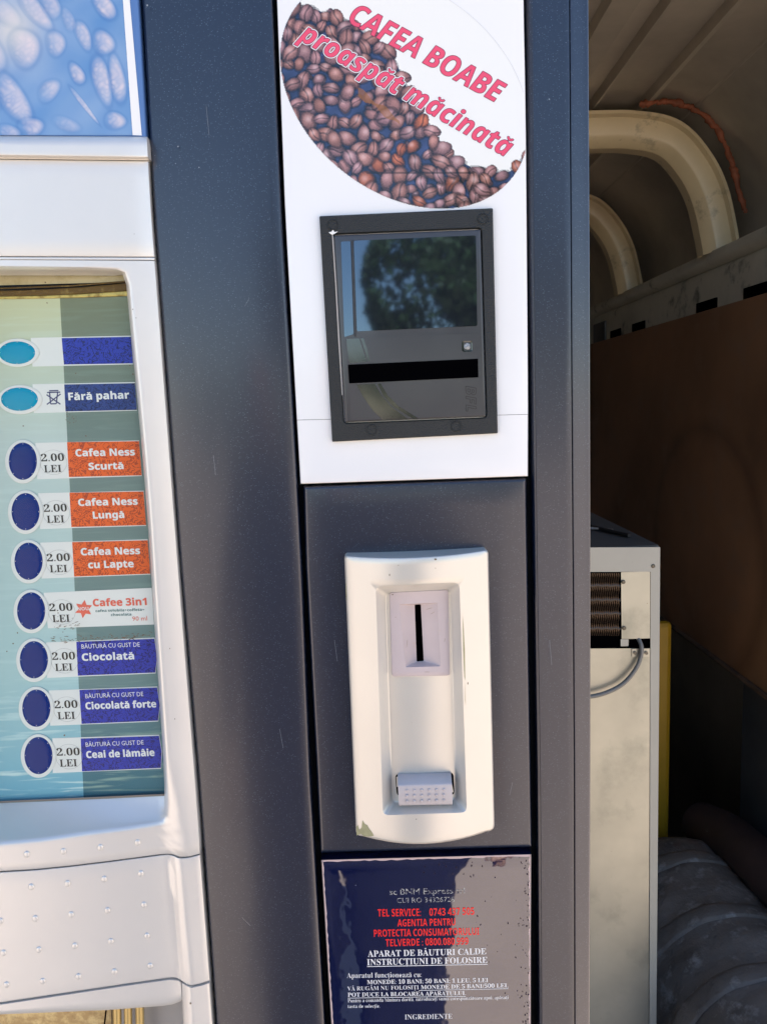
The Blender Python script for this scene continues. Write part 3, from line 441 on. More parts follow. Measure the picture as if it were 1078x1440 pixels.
   67:(696,[[624,693,607,659,577,648,460,684,386,693,291,682,207,648,137,594,84,523,50,437,39,340,50,242,83,156,135,84,205,30,288,-5,382,-16,544,21,666,132,638,158,589,105,533,67,474,43,414,35,264,111,214,337,259,579,395,660,466,646,531,606,584,542,625,459,650,459,650,693]]),
   68:(737,[[340,0,608,85,697,339,674,483,604,590,488,656,330,678,22,678,22,653,64,648,91,635,105,606,110,557,110,111,106,69,94,44,69,32,30,26,30,0],[301,641,332,645,475,569,522,341,510,207,476,112,416,55,331,36,300,40,282,51,274,72,271,107,271,573,274,609,282,631]]),
   69:(658,[[272,100,272,331,322,328,359,318,386,299,407,270,420,230,428,176,453,176,453,514,429,514,412,446,386,401,346,375,288,366,272,366,273,603,277,621,285,632,298,638,345,641,440,632,507,605,549,555,571,476,594,476,594,678,24,678,24,653,66,648,93,634,107,603,112,549,112,116,107,72,93,44,66,30,21,25,21,0,599,0,640,213,612,213,585,156,552,112,513,79,467,58,410,45,343,41,307,44,286,52,275,69]]),
   70:(602,[[271,120,271,333,341,324,382,299,409,251,424,176,450,176,450,516,423,516,408,448,381,403,341,377,283,368,271,368,272,614,277,627,285,635,298,640,342,642,409,638,462,626,501,605,529,574,549,531,562,476,586,476,586,678,21,678,21,653,64,645,92,630,106,603,111,558,111,125,107,79,93,50,67,34,23,26,23,0,382,0,382,26,342,29,312,35,292,46,280,64,273,88]]),
   71:(755,[[505,229,510,190,510,106,505,68,489,41,458,24,410,19,329,39,268,101,230,201,217,339,262,580,398,660,445,654,490,635,532,604,569,564,600,515,625,458,651,458,651,693,624,693,614,673,604,660,592,652,577,649,464,684,383,693,290,682,208,648,138,595,86,524,52,439,41,341,52,240,86,153,139,82,211,29,298,-4,399,-15,532,-1,664,43,664,191,668,230,680,254,704,266,745,271,745,295,410,295,410,271,460,266,490,254]]),
   73:(387,[[272,115,272,576,277,614,292,637,319,648,364,653,364,678,20,678,20,653,67,648,94,637,108,614,112,576,112,112,107,73,91,48,63,34,20,26,20,0,366,0,366,26,332,31,307,39,289,50,279,66,274,87]]),
   74:(492,[[380,132,380,546,382,584,387,612,396,630,412,642,436,649,468,653,468,678,118,678,118,653,155,648,182,641,201,628,212,609,218,582,220,546,220,32,217,-8,207,-37,187,-54,156,-60,125,-52,114,-29,135,19,138,41,133,70,118,92,95,106,66,111,39,106,16,91,0,66,-5,34,1,-1,17,-33,43,-60,77,-80,117,-93,162,-97,326,-40]]),
   76:(635,[[273,597,280,620,291,636,310,646,337,651,372,653,372,678,24,678,24,653,66,647,93,633,106,606,111,564,111,120,107,75,93,47,67,32,23,26,23,0,598,0,636,230,609,230,582,167,551,119,513,83,469,59,414,46,348,41,318,42,298,47,284,55,276,70,272,92,271,564]]),
   77:(944,[[402,0,429,0,677,594,677,124,675,90,670,66,660,48,644,37,621,30,589,26,589,0,918,0,918,26,888,29,866,35,851,46,841,64,836,90,834,127,834,563,839,604,853,630,878,645,919,653,919,678,669,678,472,212,275,678,22,678,22,653,55,650,79,644,95,634,105,619,110,598,112,569,112,118,107,74,92,47,64,32,21,26,21,0,252,0,252,26,207,31,178,44,162,72,157,119,157,579]]),
   78:(734,[[54,645,73,626,113,578,113,117,111,85,106,62,96,45,81,35,58,29,27,26,27,0,248,0,248,26,203,32,177,46,163,73,159,117,159,521,600,-16,628,-16,628,561,632,605,645,633,671,647,714,653,714,678,493,678,493,653,526,649,549,643,565,632,575,617,580,594,582,562,582,251,233,678,27,678,27,653]]),
   79:(782,[[228,201,216,339,259,580,387,660,461,640,518,579,553,478,565,339,522,98,394,18,321,39,264,100],[532,668,466,687,395,694,321,687,254,667,193,635,141,592,99,539,67,479,48,411,41,339,47,267,67,199,98,138,141,86,192,43,251,11,317,-9,388,-16,461,-9,529,11,589,43,641,86,684,138,716,199,735,266,742,339,735,413,716,481,684,542,642,594,591,636]]),
   80:(622,[[282,631,297,639,322,642,375,633,410,605,429,558,435,490,427,422,405,376,363,351,300,342,271,342,271,593,274,616],[609,494,602,547,580,592,546,628,500,655,428,672,318,678,24,678,24,653,66,646,93,631,106,605,111,564,111,120,107,75,93,47,67,32,23,26,23,0,360,0,360,26,316,32,289,47,276,75,271,120,271,306,360,306,468,319,546,358,593,417]]),
   82:(704,[[423,607,452,500,443,432,417,385,370,357,303,348,271,348,271,574,274,609,282,629,301,639,334,642],[469,333,583,395,621,498,603,578,547,634,454,667,323,678,24,678,24,653,66,646,93,631,106,605,111,564,111,120,107,75,93,47,67,32,23,26,23,0,360,0,360,26,316,32,289,47,276,75,271,120,271,316,300,316,504,0,715,0,715,26,690,29,674,38,659,53]]),
   83:(581,[[330,656,370,639,406,610,437,573,462,528,480,475,505,475,505,694,477,694,467,670,446,662,275,694,220,688,172,669,131,639,100,600,81,551,74,494,84,430,115,376,167,329,242,284,335,238,395,192,415,133,407,89,383,54,344,30,293,22,222,35,166,74,123,140,93,235,64,235,64,-16,91,-16,103,11,112,16,211,-7,286,-15,357,-8,418,12,468,43,505,86,527,138,535,198,532,242,521,280,502,315,473,347,431,377,377,406,281,451,236,476,204,501,185,530,178,566,186,604,208,635,243,655,289,662]]),
   84:(630,[[400,645,531,602,586,472,611,472,611,678,16,678,16,473,43,473,61,546,97,601,151,634,232,645,232,120,227,75,212,46,183,31,137,26,137,0,488,0,488,26,440,31,412,45,397,73,392,120,392,645]]),
   85:(732,[[485,-2,566,48,613,137,629,270,629,563,633,602,645,628,668,644,706,653,706,678,489,678,489,653,537,645,565,631,579,604,584,563,584,237,540,84,409,33,346,44,303,77,277,131,269,208,269,564,275,618,285,633,302,643,325,649,358,653,358,678,22,678,22,653,64,646,91,631,104,605,109,564,109,231,124,120,170,43,250,-4,369,-19]]),
   86:(637,[[528,609,526,587,385,213,230,591,227,610,232,630,248,644,274,651,314,653,314,678,-21,678,-21,653,12,644,34,626,50,600,66,567,316,-19,342,-19,569,570,589,612,608,637,630,649,658,653,658,678,445,678,445,653,483,650,509,643,523,630]]),
   88:(701,[[355,0,691,0,691,26,667,30,650,41,615,85,418,394,531,556,566,599,600,630,636,647,682,653,682,678,436,678,436,653,488,643,505,616,499,590,479,556,394,431,287,601,283,618,298,644,341,653,363,653,363,678,21,678,21,653,49,648,71,633,92,609,288,310,134,99,79,44,17,26,17,0,259,0,259,26,204,36,185,67,190,93,205,120,312,272,409,118,426,85,432,61,415,35,355,26]]),
   101:(448,[[174,247,421,247,408,349,371,417,311,460,234,474,179,466,130,443,88,406,56,358,36,300,29,234,36,163,55,102,86,52,126,16,174,-7,229,-15,339,16,424,108,402,128,353,79,297,63,206,109],[300,286,173,286,173,303,190,407,240,442,269,435,288,413,297,375]]),
   117:(558,[[340,98,305,64,263,53,241,57,225,69,214,87,211,110,211,462,17,462,17,438,43,433,59,421,66,399,68,369,68,144,75,75,97,26,136,-5,195,-15,238,-10,277,5,312,29,340,60,340,-15,446,11,536,19,536,44,509,49,493,58,485,76,482,104,482,462,282,462,282,438,312,434,329,422,337,401,340,369]]),
  },
  'serif': {
   44:(219,[[71,98,58,66,69,34,106,17,104,-53,70,-97],[70,-97,138,-52,165,26,147,89]]),
   46:(219,[[143,17,157,51,143,85,109,99,75,85,61,51,75,17,109,3]]),
   47:(280,[[23,2,70,2,259,680,212,680]]),
   48:(558,[[489,548,458,619,414,670,356,702,281,713,202,702,142,670,98,619,68,549,51,461,45,359,51,256,68,168,98,97,142,45,202,12,280,1,355,12,414,45,458,97,489,168,508,256,514,358,508,460],[280,43,226,67,196,132,183,230,178,358,183,486,196,583,226,648,281,671,335,648,364,583,377,486,381,358,377,230,364,132,335,67]]),
   49:(558,[[114,603,54,581,57,562,68,542,83,530,100,526,125,532,153,552,185,585,240,649,240,117,237,84,226,60,206,46,180,42,108,42,108,11,499,11,499,42,428,42,398,47,379,63,370,88,367,118,367,707,270,707,156,625]]),
   50:(558,[[364,99,102,99,347,335,391,383,425,425,449,461,465,494,474,525,477,557,463,622,423,671,355,702,259,713,194,708,141,695,100,675,72,649,56,620,50,589,58,548,81,522,118,506,157,502,161,567,178,625,210,662,259,674,296,667,325,643,342,605,348,553,345,501,335,454,316,407,287,359,246,306,191,246,46,99,46,11,497,11,502,199,463,199,444,144,423,119,395,104]]),
   53:(558,[[388,612,405,602,415,587,427,543,464,543,459,703,102,703,72,375,107,362,181,378,218,379,279,369,326,339,355,289,364,220,360,163,346,119,324,87,296,65,264,53,230,49,190,54,159,69,135,92,120,120,112,150,110,168,91,165,69,154,56,137,51,111,56,84,69,59,93,37,129,18,179,5,245,1,289,4,333,13,376,28,414,49,447,79,473,116,489,163,495,220,478,309,429,372,351,410,249,423,162,414,128,404,146,615,365,615]]),
   58:(219,[[75,85,61,51,75,17,109,3,143,17,157,51,143,85,109,99],[143,432,109,446,75,432,61,398,75,364,109,350,143,364,157,398]]),
   59:(219,[[143,432,109,446,75,432,61,398,75,364,109,350,143,364,157,398],[147,96,107,119,74,107,60,70,71,38,112,18,108,-48,72,-99,136,-51,72,-94]]),
   65:(650,[[434,66,408,27,352,18,352,11,649,11,649,18,627,23,603,44,584,77,327,682,314,683,83,107,63,65,43,37,17,21,-2,18,-2,11,179,11,179,16,122,29,100,70,147,208,383,208,429,91],[263,504,376,228,153,228]]),
   66:(658,[[330,25,298,29,275,42,263,65,260,96,260,355,295,355,369,346,421,317,450,266,459,191,452,118,431,66,390,35],[541,430,578,521,517,629,327,667,34,667,34,663,55,662,81,655,101,640,113,618,120,588,122,549,122,121,117,74,101,40,71,22,35,17,35,11,353,11,465,24,546,61,595,118,611,195,566,298,399,368],[260,364,260,582,262,615,270,639,290,653,322,657,374,648,410,621,429,576,435,514,427,444,400,397,351,372,281,364]]),
   67:(696,[[578,637,560,639,458,673,386,682,293,671,212,638,144,586,93,517,61,434,50,340,61,244,93,161,143,91,210,39,290,6,381,-5,538,31,650,132,639,142,596,97,538,57,477,32,412,24,254,103,203,337,249,586,393,672,470,657,538,614,594,548,632,470,639,470,639,682,631,682,615,650]]),
   68:(737,[[599,94,686,340,663,479,596,582,485,645,329,667,33,667,33,663,67,659,99,643,116,609,121,558,121,110,117,66,102,36,73,21,41,16,41,11,338,11],[484,576,533,342,521,204,485,105,421,45,332,25,297,29,274,43,263,69,260,107,260,573,263,611,274,638,297,652,334,656]]),
   69:(658,[[261,342,324,339,363,328,394,307,416,275,431,232,437,187,442,187,442,503,438,503,423,442,394,393,350,364,289,355,261,355,262,605,267,625,277,640,294,648,345,652,443,643,513,614,559,560,579,487,583,487,583,667,35,667,35,663,69,659,101,641,118,606,123,549,123,115,118,68,101,36,69,19,32,15,32,11,590,11,627,202,619,202,594,150,560,104,519,70,470,47,412,34,343,30,305,33,279,43,265,66,261,99]]),
   70:(602,[[260,344,282,344,345,335,390,306,419,254,433,187,439,187,439,505,432,505,418,444,389,395,344,366,284,357,260,357,261,616,267,633,279,645,295,650,342,653,411,649,465,636,507,614,538,580,559,535,571,487,575,487,575,667,32,667,32,662,68,655,100,638,117,606,122,559,122,124,117,76,102,42,70,24,34,17,34,11,371,11,371,16,340,18,308,25,284,38,269,59,262,86,260,120]]),
   71:(755,[[521,105,515,64,496,32,461,14,409,8,323,29,259,94,219,198,206,340,252,587,396,671,448,664,495,644,539,612,578,571,610,520,632,469,640,469,640,682,631,682,612,651,596,641,577,638,562,640,461,673,383,682,293,671,213,638,146,587,95,519,63,436,52,341,63,243,95,158,147,90,216,39,300,7,399,-4,530,10,653,51,653,192,657,233,672,262,701,277,734,281,734,284,421,284,421,281,463,277,497,262,516,233,521,191]]),
   73:(387,[[261,577,266,618,284,645,317,659,353,663,353,667,31,667,31,663,69,659,102,645,118,618,123,577,123,111,117,69,99,39,66,23,31,17,31,11,355,11,355,17,329,20,302,29,281,42,269,62,263,86,261,115]]),
   74:(492,[[371,586,376,615,388,637,407,651,433,659,457,663,457,667,129,667,129,663,157,659,187,651,209,636,222,613,229,584,231,546,231,32,227,-11,216,-43,192,-65,156,-71,117,-62,102,-30,124,22,127,41,123,66,110,84,91,96,66,100,43,95,24,83,11,62,6,34,11,2,26,-27,50,-51,81,-70,119,-82,161,-86,317,-31,369,134,369,546]]),
   76:(635,[[269,625,284,645,306,656,335,662,361,663,361,667,35,667,35,663,70,657,101,641,117,609,122,565,122,119,117,72,101,39,70,22,34,16,34,11,589,11,623,219,616,219,592,162,559,111,520,74,472,49,416,35,348,30,317,31,293,36,276,47,265,66,261,91,260,564,262,598]]),
   77:(944,[[422,11,688,649,688,124,686,89,680,62,668,41,649,27,623,19,600,16,600,11,907,11,907,16,886,18,861,24,842,38,831,60,825,89,823,127,823,564,828,607,844,638,874,656,908,662,908,667,676,667,472,184,268,667,33,667,33,663,83,654,103,642,115,624,121,600,123,569,123,117,118,71,99,39,67,22,32,16,32,11,241,11,241,16,204,20,170,36,152,68,146,118,146,633,409,11]]),
   78:(734,[[81,634,124,582,124,117,122,84,116,57,104,37,85,24,60,18,38,16,38,11,237,11,237,16,200,21,168,38,153,70,148,116,148,552,605,-5,617,-5,617,562,621,608,637,640,667,657,703,663,703,667,504,667,504,663,528,660,554,653,573,640,585,621,591,595,593,562,593,220,228,667,38,667,38,662,60,654]]),
   79:(782,[[249,586,385,672,467,649,527,584,564,480,576,338,532,92,396,6,315,29,254,94,217,198,205,339],[395,683,323,676,258,657,199,625,149,584,108,533,77,474,58,409,52,339,58,269,77,203,108,144,148,94,198,52,255,21,319,2,388,-5,459,2,524,21,583,52,633,94,674,144,705,203,725,269,731,339,725,411,705,477,675,536,634,586,585,627,528,657,464,677]]),
   80:(622,[[294,650,322,653,380,643,419,612,439,560,446,490,438,418,413,368,367,340,301,331,260,331,260,594,263,619,273,639],[591,544,571,586,539,620,496,645,426,661,318,667,35,667,35,662,70,657,101,639,117,608,122,565,122,119,117,72,101,39,70,22,34,16,34,11,349,11,349,16,312,22,281,39,265,72,260,119,260,317,359,317,465,330,539,366,583,422,598,494]]),
   82:(704,[[463,501,454,428,425,377,374,347,304,337,260,337,260,574,263,611,274,637,298,649,336,653,432,615],[574,402,610,499,592,572,541,624,452,656,323,667,35,667,35,662,70,657,101,639,117,608,122,565,122,119,117,72,101,39,70,22,34,16,34,11,349,11,349,16,312,22,281,39,265,72,260,119,260,327,306,327,510,11,704,11,704,15,686,18,667,29,651,46,453,337]]),
   83:(581,[[375,648,413,618,446,579,472,532,488,486,494,486,494,683,484,683,475,661,448,651,377,668,275,683,223,677,177,659,139,631,110,594,91,548,85,494,95,434,123,383,173,337,247,294,341,247,404,199,426,134,417,85,390,45,348,19,293,11,218,25,158,66,113,136,85,224,75,224,75,-5,83,-5,95,19,108,27,286,-4,355,2,413,22,460,52,495,92,517,141,524,198,521,240,511,276,493,308,465,339,426,368,372,396,276,441,230,466,196,493,174,526,167,566,175,609,200,643,240,666,289,673,333,667]]),
   84:(630,[[539,611,593,483,600,483,600,667,27,667,27,484,34,484,50,551,89,609,147,644,221,656,243,656,243,119,238,71,220,38,186,20,148,16,148,11,477,11,477,16,437,20,403,37,386,70,381,119,381,656,402,656]]),
   85:(732,[[602,140,618,271,618,564,622,605,636,635,663,654,695,662,695,667,500,667,500,662,540,656,573,639,590,608,595,564,595,235,549,76,410,22,341,33,294,69,267,128,258,207,258,564,260,597,265,622,277,641,297,653,323,660,347,663,347,667,33,667,33,662,68,657,99,639,115,608,120,565,120,232,135,124,178,51,254,7,369,-8,481,8,557,56]]),
   86:(637,[[536,585,528,558,385,183,230,559,220,588,216,610,222,636,242,653,273,662,303,663,303,667,-10,667,-10,661,17,654,42,633,76,572,323,-8,334,-8,559,574,579,617,601,645,626,659,647,662,647,667,456,667,456,663,485,661,514,653,533,636,539,610]]),
   88:(701,[[680,11,680,15,662,19,642,33,624,53,405,394,522,563,558,607,593,639,632,658,671,664,671,667,447,667,447,662,494,653,517,618,509,586,488,550,394,411,277,597,271,620,290,654,340,664,352,664,352,667,32,667,32,664,25,664,53,658,78,641,101,615,301,310,142,92,85,34,28,18,28,11,248,11,248,17,197,26,173,65,180,97,196,126,313,292,419,124,437,89,444,59,421,25,366,15,366,11]]),
   97:(512,[[384,426,329,454,241,463,189,459,145,448,109,430,82,407,66,381,60,352,64,328,75,310,92,299,115,295,138,299,156,309,168,324,172,344,169,359,149,394,143,409,165,442,220,451,258,446,286,428,302,399,307,360,307,275,181,234,101,193,56,148,41,94,48,55,68,25,99,5,142,-2,221,14,303,68,329,11,379,-4,433,9,476,43,474,47,453,40,438,43,429,54,425,312,414,381],[179,61,165,126,197,214,307,270,307,90,286,66,264,51,244,42,223,39]]),
   98:(537,[[491,178,498,247,492,308,476,360,450,404,416,436,376,456,329,463,266,449,195,392,195,667,23,667,23,663,43,659,64,645,73,619,75,578,156,56,224,10,286,-4,344,4,395,28,438,66,471,117],[355,68,323,24,271,9,213,33,195,101,195,362,205,389,224,410,248,424,274,428,322,416,354,379,371,320,376,238,371,140]]),
   99:(436,[[402,365,393,404,366,435,321,457,260,464,201,456,148,433,104,396,69,347,47,289,40,223,47,161,66,106,96,60,135,25,181,3,231,-4,333,21,407,90,404,93,360,59,304,46,242,61,195,107,165,181,156,279,178,408,250,454,292,441,305,406,303,374,316,330,353,315,373,319,389,328,398,344]]),
   100:(550,[[314,410,333,389,343,362,343,111,329,78,308,53,282,37,255,31,211,44,183,82,169,144,164,228,169,314,184,377,213,416,258,429,288,424],[338,628,343,598,343,393,276,450,217,463,170,456,128,434,91,398,64,349,46,289,40,219,46,158,62,103,88,58,122,24,162,3,207,-4,274,13,343,86,343,-1,436,19,515,26,515,33,493,38,474,54,466,79,464,112,464,667,273,667,273,664,297,661,323,649]]),
   101:(448,[[410,257,398,345,362,410,307,449,234,463,182,456,136,434,96,399,66,353,47,298,40,234,46,165,65,107,94,59,132,25,177,3,228,-4,333,26,408,107,402,113,359,69,296,51,196,102],[162,275,162,304,180,414,238,454,276,444,298,418,308,376,311,275]]),
   102:(318,[[209,581,211,617,219,645,237,665,268,671,295,666,305,646,289,600,286,582,289,565,299,552,313,543,334,540,352,544,367,554,377,571,381,595,373,627,350,655,312,674,259,681,187,671,134,640,100,592,89,525,89,451,35,451,35,423,89,423,88,71,85,49,77,34,65,23,47,16,33,14,33,11,286,11,286,14,255,17,227,30,213,57,209,96,209,423,292,423,292,451,209,451]]),
   103:(487,[[160,149,184,162,303,169,343,182,377,203,402,231,418,265,423,303,415,350,380,410,461,410,461,442,345,442,290,458,234,463,181,458,135,444,97,421,68,392,50,357,44,317,72,231,174,163,105,128,71,102,52,75,46,46,61,6,123,-40,50,-76,33,-112,43,-143,77,-171,134,-191,217,-198,324,-188,399,-159,444,-114,459,-54,454,-16,441,12,418,34,382,49,330,59,209,62,158,71,138,104,144,130],[305,-40,346,-43,377,-52,397,-70,404,-100,360,-164,239,-184,179,-179,135,-164,107,-139,98,-108,108,-71,140,-40],[198,183,174,212,163,255,159,314,163,373,175,416,198,444,234,453,271,444,294,416,305,373,308,314,305,256,294,212,271,183,234,174]]),
   104:(566,[[257,15,240,18,220,31,212,54,209,83,209,354,252,400,301,415,332,409,351,390,359,361,361,323,361,82,349,31,312,11,530,11,530,15,512,18,493,31,484,54,481,82,481,314,450,426,361,462,289,445,209,372,209,667,39,667,39,664,58,660,77,646,86,623,89,595,89,82,86,53,76,30,56,18,38,15,38,11,257,11]]),
   105:(295,[[257,15,239,18,221,32,212,54,210,83,210,451,42,451,41,446,59,444,79,431,87,408,89,375,89,82,86,52,76,30,56,18,38,15,38,11,257,11],[91,639,86,614,91,589,104,568,125,555,150,550,175,555,195,568,209,589,214,614,209,639,196,660,175,674,150,679,125,674,104,660]]),
   108:(296,[[257,15,239,18,221,32,212,54,210,83,210,667,41,667,41,663,61,660,79,646,87,622,89,592,89,82,86,52,76,30,56,18,38,15,38,11,257,11]]),
   109:(824,[[472,357,514,401,561,415,592,409,611,390,619,361,621,323,621,82,618,54,609,32,590,18,573,15,573,11,787,11,787,15,770,18,750,31,742,54,739,83,739,314,709,426,621,462,548,443,475,372,428,443,353,463,286,444,207,368,207,451,39,451,39,447,57,444,77,429,86,406,89,378,89,82,86,53,76,30,56,18,38,15,38,11,253,11,253,15,236,19,218,33,209,55,207,83,207,354,248,400,296,415,327,409,346,389,354,360,356,323,356,82,353,54,344,32,325,18,308,15,308,11,519,11,519,15,502,18,483,32,475,54,472,82]]),
   110:(566,[[257,15,240,18,220,31,212,54,209,83,209,354,252,400,301,415,332,409,351,390,359,361,361,323,361,82,349,31,312,11,530,11,530,15,512,18,493,31,484,54,481,82,481,314,450,426,361,462,288,445,209,373,209,451,39,451,39,447,57,444,77,429,86,406,89,378,89,82,86,53,76,30,56,18,38,15,38,11,257,11]]),
   111:(500,[[163,230,167,340,181,408,207,444,251,456,292,444,319,408,333,340,338,229,329,81,321,53,293,18,251,6,209,18,181,53,172,82,167,120],[434,352,401,398,359,434,308,456,250,463,192,455,140,433,98,398,66,350,46,294,39,229,46,166,66,110,98,62,140,26,192,4,251,-4,309,3,360,25,402,60,434,107,454,164,461,229,454,295]]),
   112:(553,[[242,48,209,99,209,354,247,407,296,426,342,412,369,374,383,312,387,230,382,146,366,83,337,44,291,30],[344,464,274,444,202,362,202,451,40,451,40,448,59,443,78,428,87,402,89,362,86,-153,79,-170,67,-183,49,-192,37,-194,37,-196,283,-196,283,-193,244,-185,226,-172,215,-150,209,-86,209,73,277,11,338,-4,385,4,427,26,461,63,488,112,504,171,510,238,505,300,488,355,463,401,429,435,389,457]]),
   114:(428,[[283,14,255,18,229,29,215,51,211,82,211,287,216,330,232,366,254,390,281,398,302,393,338,352,350,345,369,342,390,346,406,357,416,374,420,396,415,424,402,444,380,458,347,463,317,457,285,440,254,410,206,339,206,451,42,451,41,446,59,444,78,432,87,409,89,375,89,82,86,52,76,30,56,18,38,15,38,11,283,11]]),
   115:(428,[[352,464,349,464,339,450,318,443,211,464,150,454,104,425,76,382,66,328,72,291,90,259,120,230,164,203,238,165,282,132,297,88,291,56,273,31,245,16,209,11,162,21,121,50,89,96,71,146,64,146,64,-2,70,-2,82,16,108,24,122,23,184,2,225,-4,285,6,332,35,362,81,372,141,366,185,350,219,322,247,280,272,185,321,163,339,149,360,145,386,150,412,166,434,190,448,222,452,263,444,300,421,330,383,347,341,352,341]]),
   116:(339,[[204,426,298,426,298,451,204,451,204,620,198,620,176,587,139,542,41,441,41,426,83,426,83,107,89,56,106,23,136,4,183,-3,264,23,315,94,311,97,289,64,251,49,227,54,213,70,206,93,204,122]]),
   117:(558,[[263,42,237,46,216,61,204,83,200,109,200,451,28,451,28,447,48,443,68,427,76,402,79,369,79,145,86,78,106,32,141,5,195,-4,235,1,272,15,304,37,351,89,351,-1,444,21,525,29,525,35,505,38,485,50,474,73,471,103,471,451,293,451,293,447,316,444,338,429,348,404,351,369,351,93,311,54]]),
   118:(456,[[371,407,368,391,275,151,181,413,194,441,233,451,7,451,7,446,24,442,42,425,219,-4,231,-4,391,398,405,422,424,440,443,447,443,451,314,451,314,447,352,440]]),
   122:(436,[[394,149,372,97,338,56,291,33,228,26,168,26,398,436,398,451,57,451,51,333,57,333,73,377,100,413,139,433,190,439,269,439,30,18,30,11,389,11,399,149]]),
  },
}
# ------------------------------------------------------------------ lettering (glyph outlines kept as data: advance, points, triangles)
from mathutils.geometry import tessellate_polygon
FONT = {}
for st_, gl_ in FONT_OUTLINES.items():
    FONT[st_] = {}
    for code_, (adv_, con_) in gl_.items():
        lp_ = [[Vector((c_[k_], c_[k_+1], 0)) for k_ in range(0, len(c_), 2)] for c_ in con_]
        area_ = [sum(l_[k_-1].x*l_[k_].y-l_[k_].x*l_[k_-1].y for k_ in range(len(l_))) for l_ in lp_]
        pts_, tri_ = [], []
        for l_, a_ in zip(lp_, area_):
            if a_ <= 0: continue
            grp_ = [l_]+[q_ for q_, b_ in zip(lp_, area_) if b_ < 0 and min(v_.x for v_ in l_) <= min(v_.x for v_ in q_) and max(v_.x for v_ in l_) >= max(v_.x for v_ in q_) and min(v_.y for v_ in l_) <= min(v_.y for v_ in q_) and max(v_.y for v_ in l_) >= max(v_.y for v_ in q_)]
            n_ = len(pts_)//2; pts_ += [x_ for q_ in grp_ for v_ in q_ for x_ in (v_.x, v_.y)]
            tri_ += [n_+k_ for t_ in tessellate_polygon(grp_) for k_ in t_]
        FONT[st_][chr(code_)] = (adv_, pts_, tri_)
def breve(cx, y, w, hh, flip=False):
    V = []; F = []; n = 9
    for i in range(n+1):
        a = math.pi*(1.08+.84*i/n)*(1) ; ca, sa = math.cos(a), math.sin(a)
        for r in (w, w*.52): V.append((cx+ca*r, y+hh+sa*r*(-1 if flip else 1)*1.0+(0 if not flip else -w*.6)))
    for i in range(n): k = 2*i; F += [(k, k+1, k+3), (k, k+3, k+2)]
    return V, F
DIA = {'ă': ('a', 'b'), 'Ă': ('A', 'b'), 'â': ('a', 'c'), 'ț': ('t', 'k'), 'Ț': ('T', 'k')}
def layout(s, style, track=0):
    x = 0; V = []; F = []; fs = FONT[style]
    for c in s:
        if c == ' ': x += 260+track; continue
        b, kind = DIA.get(c, (c, None)); adv, vs, f = fs[b]
        n0 = len(V); gv = [(vs[i]+x, vs[i+1]) for i in range(0, len(vs), 2)]; V += gv
        F += [tuple(n0+f[i+j] for j in range(3)) for i in range(0, len(f), 3)]
        if kind:
            xs = [p[0] for p in gv]; ys = [p[1] for p in gv]; cx = (min(xs)+max(xs))/2; n0 = len(V); sl_ = 60 if style == 'bisans' else 0
            if kind == 'b': bv, bf = breve(cx+sl_, max(ys), 130, 175)
            elif kind == 'c': bv, bf = [(cx-150, max(ys)+50), (cx-70, max(ys)+50), (cx, max(ys)+130), (cx+70, max(ys)+50), (cx+150, max(ys)+50), (cx+45, max(ys)+190), (cx-45, max(ys)+190)], [(0, 1, 2), (2, 3, 4), (0, 2, 6), (6, 2, 5), (5, 2, 4)]
            else: bv, bf = [(cx-40, -60), (cx+50, -60), (cx+40, -170), (cx-20, -240), (cx-50, -220), (cx, -150)], [(0, 1, 2), (0, 2, 5), (5, 2, 3), (5, 3, 4)]
            V += bv; F += [tuple(n0+i for i in t) for t in bf]
        x += adv+track
    return np.array(V, float), F
def text(s, style, A, B, cap, m, parent, h, name='lettering', perp=False, outline=None, lift=.05, track=0, slant=0):
    V, F = layout(s, style, track); A = np.array(A, float); B = np.array(B, float)
    x0, x1 = V[:, 0].min(), V[:, 0].max(); u = (V[:, 0]-x0)/(x1-x0)
    if perp: d = (B-A)/np.linalg.norm(B-A); up = np.array([d[1], -d[0]])
    else: mid = (A+B)/2; up = mid-np.array([828, 8290.]); up /= np.linalg.norm(up)
    q = A+(B-A)*u[:, None]+up*(V[:, 1]/714*cap)[:, None] + (B-A)/np.linalg.norm(B-A)*(V[:, 1]/714*cap*slant)[:, None]
    hh = hval(h, q[:, 0], q[:, 1])+lift
    o = mk(name, P(q[:, 0], q[:, 1], hh), F, m, parent, None)
    for k, (w, mo) in enumerate(outline or []):
        E = {}
        for t in F:
            for a, b in ((t[0], t[1]), (t[1], t[2]), (t[2], t[0])): E[(min(a, b), max(a, b))] = E.get((min(a, b), max(a, b)), 0)+1
        OV = []; OF = []; i = 0; hx = lift-.012*(k+1); hp = []
        for (a, b), c in E.items():
            if c != 1: continue
            p, r = q[a], q[b]; d = r-p; L = np.linalg.norm(d)
            if L < 1e-6: continue
            nn = np.array([d[1], -d[0]])/L*w; z = hx-(i % 5)*.0015; n0 = len(OV); i += 1
            OV += [p+nn, r+nn, r-nn, p-nn]; hp += [z]*4; OF.append((n0, n0+1, n0+2, n0+3))
            n0 = len(OV); OV += [p+np.array([math.cos(t), math.sin(t)])*w for t in np.arange(8)*math.pi/4]; hp += [z-.0008]*8; OF.append(tuple(range(n0, n0+8)))
        OV = np.array(OV); hb = hval(h, OV[:, 0], OV[:, 1])
        mk('lettering_outline', P(OV[:, 0], OV[:, 1], hb+np.array(hp)), OF, mo, parent, None)
    return o

# ================================================================== THE VENDING MACHINE
VM = empty('vending_machine', (-0.10, 0.22, 0.40))
tag(VM, 'dark blue coffee vending machine with silver coin housing, bill slot and round bean sticker', 'vending machine')

